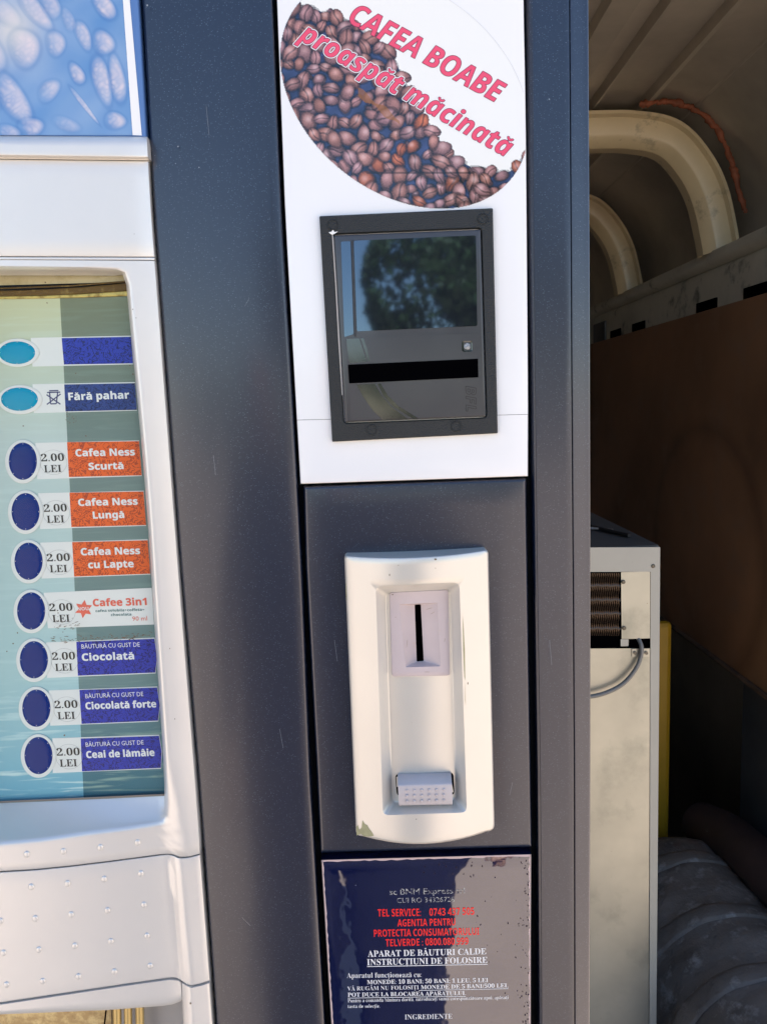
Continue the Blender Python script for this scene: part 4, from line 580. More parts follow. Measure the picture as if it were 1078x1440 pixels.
YB = [-500, 0, 300, 500, 800, 1100, 1440, 1850]
CL = [168, 200.3, 216.8, 232.3, 254.8, 280.5, 305, 334.6]       # left edge of the wide dark column
CR = [355.2, 383, 395.5, 407.5, 424.5, 436.5, 456.5, 479]         # its right edge
FX = [165, 196, 213, 228, 250.8, 275, 299.5, 329]               # right edge of the pale door moulding
RX0 = [735.5, 741, 743.5, 747.5, 751.5, 756, 758.5, 760]            # right column: bevel start
RX1 = [744, 749, 750, 752, 755.5, 760, 762, 764]                # bevel end
RX2 = [797, 799.5, 801.5, 802.5, 804.5, 806.3, 806.8, 808]        # face end
RX3 = [823.7, 826.5, 828, 828.8, 829.5, 829.5, 828.5, 826]          # outer edge
def colband(name, xl, xr, h, m, r, nx=8, skirt=-12, rs='lr', rh=None, y0=-490, y1=1840):
    L = (YB, xl); R = (YB, xr)
    return patch(name, [(np.interp(y0, YB, xl), y0), (np.interp(y0, YB, xr), y0)], [(np.interp(y1, YB, xl), y1), (np.interp(y1, YB, xr), y1)], h, m, VM, r=r, skirt=skirt, nx=nx, ny=40, left=L, right=R, rs=rs, rh=rh, smooth=50)
# cabinet body behind the front, and the dark frame seen in the gaps
x_r = P(826, 700, 0)[0]; x_l = P(-230, 700, 0)[0]; x_m = P(322, 1440, 0)[0]
boxw('cabinet_body', P(268, 300, 0)[0], x_r-.0015, .013, .50, .40, 2.15, M['gap'], VM, 0)
boxw('cabinet_rear_section', x_l, P(268, 300, 0)[0]-.001, .09, .50, .40, 2.15, M['gap'], VM, 0)
colband('wide_column', CL, CR, lambda x, y: 1.5+2.2*(1-((x-np.interp(y, YB, CL))/88-1)**2), M['column'], 5, nx=14, rh=2.0)
colband('column_bevel', RX0, RX1, lambda x, y: -1.5+2.6*np.clip((x-np.interp(y, YB, RX0))/8, 0, 1), M['column'], 0, nx=3)
colband('narrow_column', RX1, RX2, lambda x, y: 1.1+0.25*np.clip((x-np.interp(y, YB, RX1))/48, 0, 1), M['column'], 1.5, nx=6, rs='r', rh=1.0)
colband('outer_flange', [x+.8 for x in RX2], RX3, lambda x, y: 0.8-4.2*np.clip((x-np.interp(y, YB, RX2))/22, 0, 1), M['column'], 2.2, nx=6, rs='lr', skirt=-60, rh=1.2)

# upper white panel in two pieces with a hairline seam
ulx = ([-490, 0, 300, 500, 680], [370.4, 389.5, 401, 412.3, 422.5]); urx = ([-490, 0, 160, 560, 670], [730.2, 735.5, 738.7, 742, 741.7])
UP_ = patch('upper_panel', [(370.4, -480), (730.2, -490)], [(417, 590.4), (742, 582.4)], 1.0, M['white'], VM, r=1.6, rh=.8, skirt=-12, nx=8, ny=14, left=ulx, right=urx, rs='lr')
patch('lower_white_panel', [(417.1, 591.0), (742, 583.0)], [(422.5, 680.5), (741.5, 669.6)], 1.0, M['white'], VM, r=2.2, rh=1.2, skirt=-12, nx=8, ny=6, left=ulx, right=urx, rs='lrb')

# ---- round bean sticker: a print (a picture of roasted beans on white)
EC, EA, EB_, ED = np.array([568.5, 128.8]), 193.7, 141.5, np.array([0.772, 0.635])
EN = np.array([-ED[1], ED[0]])
def in_ell(x, y, k=1.0):
    dx, dy = x-EC[0], y-EC[1]; return ((dx*ED[0]+dy*ED[1])/EA)**2+((dx*EN[0]+dy*EN[1])/EB_)**2 < k
GR = RNG.normal(0, 1, (400, 400)); GR = (GR+np.roll(GR, 1, 0)+np.roll(GR, 1, 1)+np.roll(GR, (1, 1), (0, 1)))/2
def draw_beans(X, Y, base, beans, img, crease=True):
    for (cx, cy, a, b, th, bc, seed, half) in beans:
        m = (np.abs(X-cx) < a*1.3) & (np.abs(Y-cy) < a*1.3)
        if not m.any(): continue
        x, y = X[m]-cx, Y[m]-cy; c, s = math.cos(th), math.sin(th); u, v = (x*c+y*s)/a, (-x*s+y*c)/b
        wob = 1+.035*np.sin(3*np.arctan2(v, u)+seed); r = np.hypot(u, v)/wob; ins = r < 1
        hx, hy = -.2*math.sin(seed), -.26
        sh = .30+.62*np.exp(-(((x/a-hx)**2+(y/a-hy)**2)/.40))-.34*np.clip(r-.66, 0, 1)/.34
        sh = sh+.06*np.sin(u*17+seed*3)*np.sin(v*13+seed)+.045*GR[(Y[m].astype(int)+int(seed*50)) % 400, (X[m].astype(int)+int(seed*90)) % 400]
        if half:
            d = np.abs(v-.16*np.sin(u*3.1+seed)); sh = sh*(1-.85*np.exp(-(d/.11)**2))+.16*np.exp(-((d-.27)/.10)**2)
        colr = np.clip(sh, .12, 1.25)[:, None]*np.array(bc)
        hl = np.exp(-(((x/a-hx)**2+(y/a-hy)**2)/.09))[:, None]*.42*(.45+.45*math.sin(seed*7)); colr = colr*(1-hl)+hl*np.array([.80, .62, .60])
        colr = colr*(1-.0)
        t = img[m]; t[ins] = colr[ins]; img[m] = t
        rim = (r >= 1) & (r < 1.25) & (Y[m] > bean_edge(X[m])+4); t = img[m]; t[rim] = t[rim]*.5; img[m] = t
def bean_edge(x):   # the beans' upper border on the white
    return np.interp(x, [385, 400, 415, 440, 470, 497, 515, 540, 560, 575, 590, 603, 622, 640, 662, 690, 712, 728, 742], [35, 12, 2, 3, 14, 27, 40, 58, 86, 122, 146, 168, 200, 214, 226, 233, 235, 224, 205])
xs = np.arange(388, 741, 1.0); ys = np.arange(-14, 297, 1.0); X, Y = np.meshgrid(xs, ys)
img = np.zeros(X.shape+(3,)); img[:] = (.80, .80, .76)
deep = Y > bean_edge(X)+9; n1 = np.sin(X*.11+2*np.sin(Y*.05))*np.sin(Y*.13+X*.03)
img[deep] = np.stack([.030+.015*n1, .048+.02*n1, .125+.05*n1], -1)[deep]
beans = []; tries = 0; pts = []
while tries < 7000:
    tries += 1; x, y = RNG.uniform(388, 744), RNG.uniform(-10, 300)
    if y < bean_edge(x)+7 or not in_ell(x, y, 1.12): continue
    if any((x-p[0])**2+(y-p[1])**2 < (13.2 if y < bean_edge(x)+70 else 15)**2 for p in pts): continue
    pts.append((x, y))
for (x, y) in pts:
    a = RNG.uniform(9.0, 15.5); k = RNG.uniform(0, 1)
    bc = np.array(s2l(178, 122, 106))*(1-k)+np.array(s2l(168, 126, 130))*k
    if RNG.random() < .07 and y > 150: bc = np.array(s2l(178, 98, 62))
    beans.append((x, y, a, a*RNG.uniform(.60, .76), RNG.uniform(0, math.pi), bc*RNG.uniform(.85, 1.3), RNG.uniform(0, 6), RNG.random() < .58))
beans.sort(key=lambda q: q[1]+RNG.uniform(-25, 25))
small = [(x+RNG.uniform(-9, 9), y+RNG.uniform(-9, 9), RNG.uniform(5, 9), RNG.uniform(3.5, 6), RNG.uniform(0, 3), np.array(s2l(120, 85, 90))*RNG.uniform(.6, 1.1), RNG.uniform(0, 6), False) for x, y in pts if y > bean_edge(x)+14]
draw_beans(X, Y, None, small, img); draw_beans(X, Y, None, beans, img)
bs = np.abs((X-505)*.75-(Y-130)) < 5+3*np.sin(X*.2); bs &= (X > 503) & (X < 562); img[bs] = img[bs]*.35+np.array(s2l(170, 105, 20))*.45
img[(np.abs(Y-243) < 1.2) & (X > 515) & (X < 665)] *= .35
G = P(X, Y, 1.12); nyy, nxx = X.shape; idx = np.arange(nyy*nxx).reshape(nyy, nxx)
Fq = np.stack([idx[:-1, :-1], idx[1:, :-1], idx[1:, 1:], idx[:-1, 1:]], -1).reshape(-1, 4)
cx_, cy_ = (X[:-1, :-1]+.5).ravel(), (Y[:-1, :-1]+.5).ravel()
keep = in_ell(cx_, cy_) & (cx_ < np.interp(cy_, urx[0], urx[1])-1.5)
Fq = Fq[keep]; used = np.unique(Fq); rm = np.full(nyy*nxx, -1); rm[used] = np.arange(len(used))
M['beans'] = attr_mat('printed coffee beans', .16, coat=.4, bump=(55, .10, .002))
ST = mk('round_bean_sticker', G.reshape(-1, 3)[used], rm[Fq], M['beans'], VM, None, attr=img.reshape(-1, 3)[used])
L = ell(0, 0, EA, EB_, 120, math.atan2(ED[1], ED[0]))+EC
L = np.array([p for p in L if p[1] > -60 and p[0] < np.interp(p[1], urx[0], urx[1])-1.2])
mk('sticker_edge', np.concatenate([P(L[:, 0], L[:, 1], 1.14), P(L[:, 0]*.9985+EC[0]*.0015, L[:, 1]*.9985+EC[1]*.0015, 1.14)]), [(i, i+1, len(L)+i+1, len(L)+i) for i in range(len(L)-1) if np.hypot(*(L[i+1]-L[i])) < 12], M['grey_print'], ST, None)
text('CAFEA BOABE', 'bisans', (488.5, 30.5), (699, 145.6), 30, M['pinkred'], ST, 1.15, perp=True, outline=[(.9, M['plum'])], lift=.05, track=-12, slant=-.02)
text('proaspăt măcinată', 'bisans', (418, 54.2), (711, 221.5), 27.5, M['pinkred'], ST, 1.15, perp=True, outline=[(.9, M['plum']), (2.0, M['white_print'])], lift=.06, track=-4)

# ---- bill acceptor
outer = rr([(449, 304), (692.5, 292.8), (699.5, 609.3), (467, 621.3)], 2.0); rim = rr([(450.3, 305.3), (691, 294.2), (698, 608), (468.2, 619.8)], 1.5)
inn = rr([(466, 328), (677.5, 319.5), (685, 588.5), (482.5, 596.5)], 6); inn2 = rr([(467.5, 329.5), (676, 321), (683.6, 587), (484, 595)], 6)
BZ = loft('bill_acceptor_bezel', [PL(outer, 1), PL(outer, 3.4), PL(rim, 4.0), PL(inn, 4.0), PL(inn2, 3.2), push(PL(inn2, 3.2), -6)], M['bezel'], VM, cap=True)
for (sx, sy) in ((468, 316), (679, 307.5), (522.5, 604.5), (641.5, 599.5)):
    loft('screw_cap', [PL(ell(sx, sy, 7.8, 7.8, 24), 4.0), PL(ell(sx, sy, 7.4, 7.4, 24), 4.35), PL(ell(sx, sy, 6.6, 6.6, 24), 4.4), PL(ell(sx, sy, 6.2, 6.2, 24), 4.12)], M['bezel'], BZ)
BA = patch('bill_acceptor', [(469.5, 331.2), (675.3, 323)], [(485.5, 593.6), (682.3, 585.6)], 4.6, M['module'], VM, r=2.6, rh=1.0, skirt=-4, nx=4, ny=6)
MH = 4.6
def quad(name, q, h, m, parent, rad=2, th=.4, rr_n=5): return flat(name, rr(q, rad, rr_n), h, m, parent, th)
quad('lens', [(497.3, 338.5), (668.8, 331), (670.6, 458.3), (501.8, 466)], MH+.25, M['lens'], BA, 2.5)
quad('lens', [(479.2, 339.8), (492.6, 339.2), (497, 470), (484, 474)], MH+.25, M['lens'], BA, 2)
loft('lens_ridge', [PL(rr([(493.4, 337.5), (496.4, 337.3), (501, 473), (498, 473.2)], 1), MH), PL(rr([(494.4, 338.5), (495.6, 338.3), (500, 472), (499, 472.2)], .5), MH+.9)], M['module'], BA)
q = [(486, 476), (511, 474.6), (512, 469.5), (674.5, 467.2), (681.5, 584.5), (490.5, 592)]
quad('mouth_plate', [(486.3, 475.6), (674.6, 467.8), (681.4, 584.0), (492, 591.2)], MH+.5, M['module'], BA, 2, .7)
flat('swoosh', [(487, 476.5), (505, 475.8), (510, 492), (516, 508.5), (491, 511), (488.4, 495)], MH+.62, M['strip_dark'], BA, .1)
flat('swoosh', [(507, 475.7), (511, 475.5), (516.5, 492), (520, 508), (517.5, 508.3), (512, 491)], MH+.62, M['strip_dark'], BA, .1)
flat('swoosh', [(501.5, 541), (527, 539.6), (536, 556), (550, 572), (573, 589.0), (538, 590.3), (524, 577), (510, 557)], MH+.62, M['strip_dark'], BA, .1)
flat('swoosh', [(530.5, 539.4), (535, 539.2), (545, 556), (560, 571), (588, 588.4), (580, 588.8), (553, 572), (538.5, 556)], MH+.62, M['strip_dark'], BA, .1)
so_ = rr([(489, 512.8), (671.6, 504.4), (672.2, 530.6), (490.8, 539.2)], 1.0); W_ = PL(so_, MH+.75)
loft('bill_slot', [W_, PL(rr([(490, 513.8), (670.6, 505.4), (671.2, 529.6), (491.8, 538.2)], .8), MH+.55), ], M['black'], BA)
lo = rr([(649, 479.6), (663.8, 479), (664.2, 494.4), (649.6, 495)], 3); li = rr([(651, 481.5), (661.9, 481), (662.3, 492.6), (651.6, 493.1)], 2)
loft('led_window', [PL(lo, MH+.5), PL(lo, MH+.7), PL(li, MH+.62), PL(li, MH+.30)], M['strip_dark'], BA)
M['led'] = mat('clear led plastic', (.45, .48, .50), .12, spec=1, vary=(900, .8), bump=(500, 1, .002))
dome('led_window', 656.6, 487.0, 4.8, 4.8, MH+.35, .7, M['led'], BA)
# raised outline lettering running down the plate
M['logo'] = mat('raised dark outline', (.012, .012, .014), .4)
V_, F_ = layout('BFL', 'bisans', 30); mx = V_[:, 0].max()
q_ = np.array([654.5, 542.5])+np.array([.35, 36.])*(V_[:, 0]/mx)[:, None]+np.array([14.5, -.6])*(V_[:, 1]/714)[:, None]
E = {}
for t in F_:
    for a, b in ((t[0], t[1]), (t[1], t[2]), (t[2], t[0])): k = (min(a, b), max(a, b)); E[k] = E.get(k, 0)+1
OV, OF = [], []
for (a, b), c in E.items():
    if c == 1:
        p, r = q_[a], q_[b]; d = r-p; nn = np.array([d[1], -d[0]])/max(np.linalg.norm(d), 1e-6)*.42; n0 = len(OV); OV += [p+nn, r+nn, r-nn, p-nn]; OF.append((n0, n0+1, n0+2, n0+3))
OV = np.array(OV); mk('lettering', P(OV[:, 0], OV[:, 1], MH+.62), OF, M['logo'], BA, None)
flat('scuff', [(462, 326.5), (466, 326), (468, 322.6), (470, 326.3), (475, 325.4), (471, 328.4), (467, 330), (464, 328.5)], 4.15, M['paper'], BZ, .1)
flat('scuff', [(466.6, 330), (468.2, 329.5), (473, 400), (477.5, 480), (481.6, 555), (480.6, 556), (475.5, 480), (471.2, 400)], 4.12, M['greyplastic'], BZ, .1)

# ---- coin panel
clx = ([680, 800, 1100, 1200], [427.0, 430.3, 446.3, 450.8]); crx = ([660, 720, 1160, 1200], [739.2, 739.7, 746.6, 747.3])
patch('coin_panel', [(427, 684.3), (739.2, 672.8)], [(450.8, 1198.6), (747.2, 1190.6)], 0.8, M['column'], VM, r=4.5, rh=2.2, skirt=-12, nx=8, ny=14, left=clx, right=crx)
def hc(x, y): xm = 585+(y-780)*.032; return 12+11*(1-np.clip((x-xm)/101, -1, 1)**2)
def hcf(x, y): return hc(x, y)-13.0
o0 = rr([(484, 781.6), (686, 773.4), (695, 1168.5), (500.6, 1176)], [4, 5, 10, 9], 6, (-6.0, 0, 14.5, 0))
ctr = np.array([590., 975.])
def shrink(Lp, px):
    d = Lp-ctr; return ctr+d*np.stack([1-px/100.0+0*d[:, 0], 1-px/200.0+0*d[:, 1]], -1)
RD = 13.0
r0 = rr([(527.8, 823.6), (645.7, 818.4), (656.2, 1142.6), (538, 1146.6)], 9, 6)
r0b = rr([(529, 825), (644.6, 819.8), (655, 1141.2), (539.2, 1145.2)], 9, 6)
r1 = rr([(540.6, 833.4), (633.6, 828.8), (642, 1125), (550.4, 1128.6)], 8, 6)
r2 = rr([(542.6, 835.4), (631.6, 830.8), (640, 1122), (552.4, 1125.6)], 7, 6)
Wo = PL(o0, hc)
def hpt(Lp, k): return lambda x, y: hc(x, y)+k
rings = [push(PL(o0, lambda x, y: hc(x, y)-2.2), .5), PL(o0, lambda x, y: hc(x, y)-2.2), PL(shrink(o0, .5), lambda x, y: hc(x, y)-1.0), PL(shrink(o0, 1.3), lambda x, y: hc(x, y)-.3), PL(shrink(o0, 2.6), hc)]
for k in (.25, .5, .75): rings.append(PL(lerp_loop(shrink(o0, 2.6), r0, k), hc))
rings += [PL(r0, hc), PL(r0b, lambda x, y: hc(x, y)-.7), PL(r1, lambda x, y: hc(x, y)-RD+.6), PL(r2, lambda x, y: hc(x, y)-RD)]
c0 = rr([(547.2, 833.2), (630, 829.2), (632.4, 950), (550.6, 951.4)], 4.5)
for k in (.25, .5, .75, 1): rings.append(PL(lerp_loop(r2, c0, k), lambda x, y: hc(x, y)-RD))
CH = loft('coin_housing', rings, M['silver'], VM, cap=False, smooth=50)
flat('paint_chip', [(501.5, 1175), (500.5, 1163), (503, 1160.5), (505, 1167), (508, 1164), (509.5, 1153.5), (511, 1156), (513, 1159), (516.5, 1160.5), (518.5, 1165), (522, 1169), (525.5, 1175.5), (519, 1176.4), (512, 1176), (507, 1172.5)], lambda x, y: hc(x, y)+.15, M['khaki'], CH, .1)
flat('paint_chip', [(486, 818), (487.2, 826), (487.4, 846), (486.4, 838)], lambda x, y: hc(x, y)-.4, M['khaki'], CH, .1)
flat('scratch', [(650.2, 866), (651.4, 880), (653.2, 912), (653.8, 957), (652.6, 952), (651, 915)], lambda x, y: hc(x, y)+.12, M['khaki'], CH, .08)
flat('scratch', [(653.6, 960), (654.4, 992), (653.6, 985)], lambda x, y: hc(x, y)+.12, M['khaki'], CH, .08)
for (sx, sy, a, b) in ((547.5, 808.5, .7, 1.8), (612, 786.5, 1.8, 1.4), (657.5, 961, .7, 1.8), (585, 1152, .8, .6), (612, 799, .6, .6), (560, 795, .5, .7)):
    flat('scratch', ell(sx, sy, a, b, 8), lambda x, y: hc(x, y)+.12, M['grime'], CH, .08)
# coin plate with its funnel
c0 = rr([(547.2, 833.2), (630, 829.2), (632.4, 950), (550.6, 951.4)], 4.5); c0i = rr([(548.2, 834.2), (629, 830.3), (631.4, 949), (551.6, 950.4)], 4.2)
f0 = rr([(561, 849.8), (614.6, 847.6), (619, 937), (570, 938.4)], 1.6); sl_ = rr([(582.8, 850.3), (591.4, 849.9), (595.6, 929.4), (585.6, 930.2)], 1.5)
CHT = lambda k: (lambda x, y: hc(x, y)+k)
wsl = PL(sl_, CHT(-18.0))
CP = loft('coin_slot_plate', [PL(c0, CHT(-13.2)), PL(c0, CHT(-12.2)), PL(c0i, CHT(-11.8)), PL(lerp_loop(c0i, f0, .5), CHT(-11.8)), PL(f0, CHT(-11.8)), PL(lerp_loop(f0, sl_, .05), CHT(-12.4)), wsl], M['pink'], VM, cap=False)
wd = wsl.copy(); wd[:, 1] += .0030
loft('coin_slot', [wsl+np.array([0, .0001, 0]), wd], M['black'], CP, cap=True)
flat('speck', ell(551.8, 836.3, .9, .9, 8), CHT(-11.6), M['grime'], CP, .08)
for (sx, sy, a_, b_, r_) in ((603, 856, 5, .35, -.3), (608, 862, 3.5, .3, -.5), (572, 905, .3, 6, .1), (600, 945, 4, .3, 0), (556, 868, .5, .9, 0), (625, 900, .35, 3, .2)):
    flat('scuff', ell(sx, sy, a_, b_, 8, r_), CHT(-11.65), mat('brown scuff', (.36, .27, .21), .7) if 'brown scuff' not in bpy.data.materials else bpy.data.materials['brown scuff'], CP, .05)
# return lever with its opening
lh = rr([(555.2, 1088.6), (637.2, 1086.0), (638.8, 1118), (557.8, 1119.5)], 6, 6)
flat('lever_opening', lh, CHT(-12.9), M['black'], CH, .05)
def strip_mesh(name, rows, m, parent, nx=10):
    V = []; F = []
    for (xl, yl, xr_, yr, k) in rows:
        for i in range(nx+1):
            t = i/nx; x, y = xl+(xr_-xl)*t, yl+(yr-yl)*t; V.append(P(x, y, hc(x, y)+k))
    for j in range(len(rows)-1):
        for i in range(nx): a = j*(nx+1)+i; F.append((a, a+nx+1, a+nx+2, a+1))
    for e in (0, nx):   # closed sides
        n0 = len(V); ids = [j*(nx+1)+e for j in range(len(rows))]
        for k in ids: v = V[k]; V.append(np.array([v[0], v[1]+.008, v[2]]))
        for j in range(len(rows)-1): f = (ids[j], ids[j+1], n0+j+1, n0+j); F.append(f if e == 0 else f[::-1])
    return mk(name, V, F, m, parent, 40)
LV = strip_mesh('return_lever', [(559, 1088.3, 633.5, 1086.0, -13.2), (559.2, 1089.2, 633.8, 1086.9, -11.2), (559.2, 1103.2, 635, 1101.0, -2.4), (559.3, 1104.6, 635.1, 1102.6, -1.9), (559.6, 1106.6, 635.2, 1104.6, -1.7), (560.6, 1130.0, 636, 1128.6, -2.2), (561.2, 1132.4, 636, 1131.0, -3.2), (561.6, 1133.4, 636, 1132.0, -12.9)], M['lever'], VM)
sp = None
for r_ in range(3):
    for c_ in range(6):
        sx, sy = 571.8+c_*10.36+r_*.1, 1111.8+r_*7.6-c_*.26
        if sp is None: sp = dome('stud', sx, sy, 2.3, 2.3, lambda x, y: hc(x, y)-1.9, .9, M['lever'], LV, 12); sw = WL[sp.name]-Vector(P(sx, sy, hc(sx, sy)-1.9).tolist())
        else: share(sp, 'stud', Vector(P(sx, sy, hc(sx, sy)-1.9).tolist())+sw, LV)

# ---- instruction plate
IP = patch('instruction_plate', [(451.4, 1209.3), (746.8, 1201)], [(489, 1830), (746, 1824)], 0.9, M['navy_print'], VM, r=1.0, rh=.4, skirt=-12, nx=26, ny=26, left=([1200, 1209, 1440, 1850], [451, 451.4, 465.3, 490]), right=([1200, 1320, 1530], [746.8, 746, 746]))
def ragged(xa, xb, y0, y1, amp, n, seed, side):
    R = np.random.default_rng(seed); a = []; b = []
    for i in range(n+1):
        y = y0+(y1-y0)*i/n; a.append((np.interp(y, [y0, y1], xa), y)); b.append((np.interp(y, [y0, y1], xb)+R.uniform(-amp, amp)*side, y))
    return a+b[::-1]
flat('peeling_edge', ragged((452.6, 466.5), (454.4, 468.3), 1210, 1440, .7, 46, 3, 1), 1.0, M['edge'], IP, .08)
flat('peeling_edge', ragged((745.2, 745), (743.2, 743.4), 1204, 1440, 1.1, 40, 4, 1), 1.0, M['edge'], IP, .08)
t_ = np.linspace(0, 1, 40); R5 = np.random.default_rng(5)
flat('peeling_edge', [(452+t*293, 1209.6-t*8) for t in t_]+[(452+t*293, 1212-t*8+R5.uniform(-.7, .9)) for t in t_[::-1]], 1.0, M['edge'], IP, .08)
H = 1.05
V2 = []; F2 = []; RF = np.random.default_rng(8)
for _ in range(120):
    k = RF.random(); y = RF.uniform(1206, 1440); x = 743-abs(RF.normal(0, 6)) if k < .6 else RF.uniform(600, 742)
    if k > .85: y = 1212+abs(RF.normal(0, 7)); x = RF.uniform(570, 742)
    a = RF.uniform(.3, 1.0); L = ell(x, y, a, a*RF.uniform(1, 2.2), 7, RF.uniform(-.6, .6))+RF.uniform(-.2, .2, (7, 2)); n0 = len(V2); V2.extend(P(L[:, 0], L[:, 1], H)); F2.append(tuple(range(n0, n0+7)))
tag(mk('blister_mark', np.array(V2), F2, mat('dull dark blister', (.03, .02, .03), .6, spec=.2), IP, None), kind='stuff')
def lt(s, st, A, B, cap, m): return text(s, st, A, B, cap, M[m], IP, H, lift=.02)
lt('sc BNM Express srl', 'sans', (547.7, 1258.4), (653.3, 1256.3), 8.6, 'silver_print'); lt('CUI RO 34326728', 'sans', (557.8, 1269.8), (639, 1268), 7.2, 'silver_print')
lt('TEL SERVICE:', 'bsans', (531, 1289), (591.5, 1288), 10.4, 'red_print'); lt('0743 437 505', 'bsans', (603.5, 1287.8), (666.6, 1286.4), 10.4, 'red_print')
lt('AGENTIA PENTRU', 'bsans', (558.7, 1302.9), (640, 1301.2), 10, 'red_print'); lt('PROTECTIA CONSUMATORULUI', 'bsans', (525.6, 1317.4), (673.5, 1314.6), 10, 'red_print')
lt('TELVERDE : 0800.080.999', 'bsans', (542, 1330.8), (658.4, 1328.2), 10, 'red_print')
lt('APARAT DE BĂUTURI CALDE', 'bserif', (517, 1345.6), (683.3, 1341.8), 9, 'white_print'); lt('INSTRUCȚIUNI DE FOLOSIRE', 'bserif', (516, 1357.4), (685, 1354), 9, 'white_print')
lt('Aparatul funcționează cu:', 'serif', (487.7, 1375.4), (592.5, 1374), 7.6, 'white_print')
lt('MONEDE: 10 BANI; 50 BANI; 1 LEU, 5 LEI', 'bserif', (516, 1384.2), (686, 1381), 6.2, 'white_print')
lt('VĂ RUGĂM NU FOLOSIȚI', 'serif', (488.4, 1393.2), (588.7, 1391.2), 6, 'white_print'); lt('MONEDE DE 5 BANI/500 LEI,', 'bserif', (591.5, 1391.2), (714, 1388.4), 6, 'white_print')
lt('POT DUCE LA BLOCAREA APARATULUI.', 'bserif', (489, 1401.8), (654.6, 1399.2), 6, 'white_print')
lt('Pentru a comanda băutura dorită, introduceți suma corespunzătoare apoi, apăsați', 'serif', (489, 1409.7), (714.5, 1404.8), 5.2, 'white_print')
lt('tasta de selecție.', 'serif', (489, 1417.6), (534, 1416.9), 5.2, 'white_print'); lt('INGREDIENTE', 'serif', (569, 1433.8), (635.7, 1432.4), 7.4, 'white_print')
for (x0, y0, x1, y1, w_) in ((516, 1358.9, 685, 1355.5, .9), (588.7, 1392.6, 714, 1389.9, .7), (489, 1403.3, 654.6, 1400.7, .7)):
    flat('underline', [(x0, y0), (x1, y1), (x1, y1+w_), (x0, y0+w_)], H+.02, M['white_print'], IP, .02)

# ================================================================== the pale left door
def hF(x, y):   # bow of the moulded door: 6 mm proud at its right edge, more to the left
    e = np.interp(y, YB, FX); s = np.clip((e-x)/217.0, 0, 2); return 3.2+19*s**.85
fl = lambda y: (YB, FX)
def fpatch(name, top, bot, m, r=3, h=hF, **k): return patch(name, top, bot, h, m, VM, r=r, skirt=-30, nx=14, ny=6, right=(YB, FX), **k)
# poster above: coffee beans in a white border, sky reflection painted in as blue
px_r = lambda y: 173+y*.0716
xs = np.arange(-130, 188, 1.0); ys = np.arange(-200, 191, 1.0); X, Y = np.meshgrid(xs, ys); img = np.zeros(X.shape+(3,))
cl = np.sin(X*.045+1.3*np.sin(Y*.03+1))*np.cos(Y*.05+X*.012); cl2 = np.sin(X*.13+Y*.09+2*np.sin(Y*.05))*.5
img[:] = (np.array(s2l(112, 150, 194))*.92+cl[..., None]*np.array([.04, .035, .02])+cl2[..., None]*np.array([.02, .02, .01]))  # blue base colour stands for sky reflected over brown beans
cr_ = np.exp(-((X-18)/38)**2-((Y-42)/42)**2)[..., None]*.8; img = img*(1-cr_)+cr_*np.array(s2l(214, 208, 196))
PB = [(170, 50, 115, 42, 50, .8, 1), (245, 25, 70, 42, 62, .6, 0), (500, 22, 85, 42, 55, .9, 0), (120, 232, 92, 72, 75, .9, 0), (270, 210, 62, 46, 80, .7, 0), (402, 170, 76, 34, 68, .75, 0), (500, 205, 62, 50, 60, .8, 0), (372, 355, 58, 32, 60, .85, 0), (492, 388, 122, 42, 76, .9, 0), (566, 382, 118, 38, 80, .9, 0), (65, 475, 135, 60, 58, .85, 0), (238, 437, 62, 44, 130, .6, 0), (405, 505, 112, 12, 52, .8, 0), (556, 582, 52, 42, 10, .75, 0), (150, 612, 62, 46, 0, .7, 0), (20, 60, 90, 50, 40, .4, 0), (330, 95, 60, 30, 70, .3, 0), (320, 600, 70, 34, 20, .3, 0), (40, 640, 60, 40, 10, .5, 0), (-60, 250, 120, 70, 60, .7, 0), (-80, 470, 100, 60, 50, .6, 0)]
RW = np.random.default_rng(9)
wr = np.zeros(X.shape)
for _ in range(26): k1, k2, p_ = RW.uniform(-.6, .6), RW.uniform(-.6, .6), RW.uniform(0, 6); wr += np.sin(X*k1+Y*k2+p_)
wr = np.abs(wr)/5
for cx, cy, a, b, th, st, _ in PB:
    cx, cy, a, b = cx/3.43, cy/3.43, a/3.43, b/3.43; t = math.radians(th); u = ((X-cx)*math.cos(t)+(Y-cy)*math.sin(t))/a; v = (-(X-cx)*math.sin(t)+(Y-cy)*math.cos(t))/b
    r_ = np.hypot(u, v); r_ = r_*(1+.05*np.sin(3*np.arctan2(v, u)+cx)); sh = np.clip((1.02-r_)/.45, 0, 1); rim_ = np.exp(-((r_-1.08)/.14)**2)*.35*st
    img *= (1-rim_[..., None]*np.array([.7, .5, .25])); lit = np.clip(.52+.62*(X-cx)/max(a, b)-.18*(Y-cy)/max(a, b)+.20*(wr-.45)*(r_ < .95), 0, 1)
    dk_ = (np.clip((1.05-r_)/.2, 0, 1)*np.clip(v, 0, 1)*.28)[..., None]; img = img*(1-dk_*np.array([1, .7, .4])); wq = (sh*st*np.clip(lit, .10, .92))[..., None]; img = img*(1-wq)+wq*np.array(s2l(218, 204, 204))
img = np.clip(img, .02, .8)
PF = fpatch('poster_frame', [(-140, -480), (166, -480)], [(-140, 189.4), (204.5, 192)], M['poster_blue'], 4, rs='r', rh=2)
G = P(X, Y, hF(X, Y)+.35); nyy, nxx = X.shape; idx = np.arange(nyy*nxx).reshape(nyy, nxx)
Fq = np.stack([idx[:-1, :-1], idx[1:, :-1], idx[1:, 1:], idx[:-1, 1:]], -1).reshape(-1, 4); cx_, cy_ = (X[:-1, :-1]+.5).ravel(), (Y[:-1, :-1]+.5).ravel()
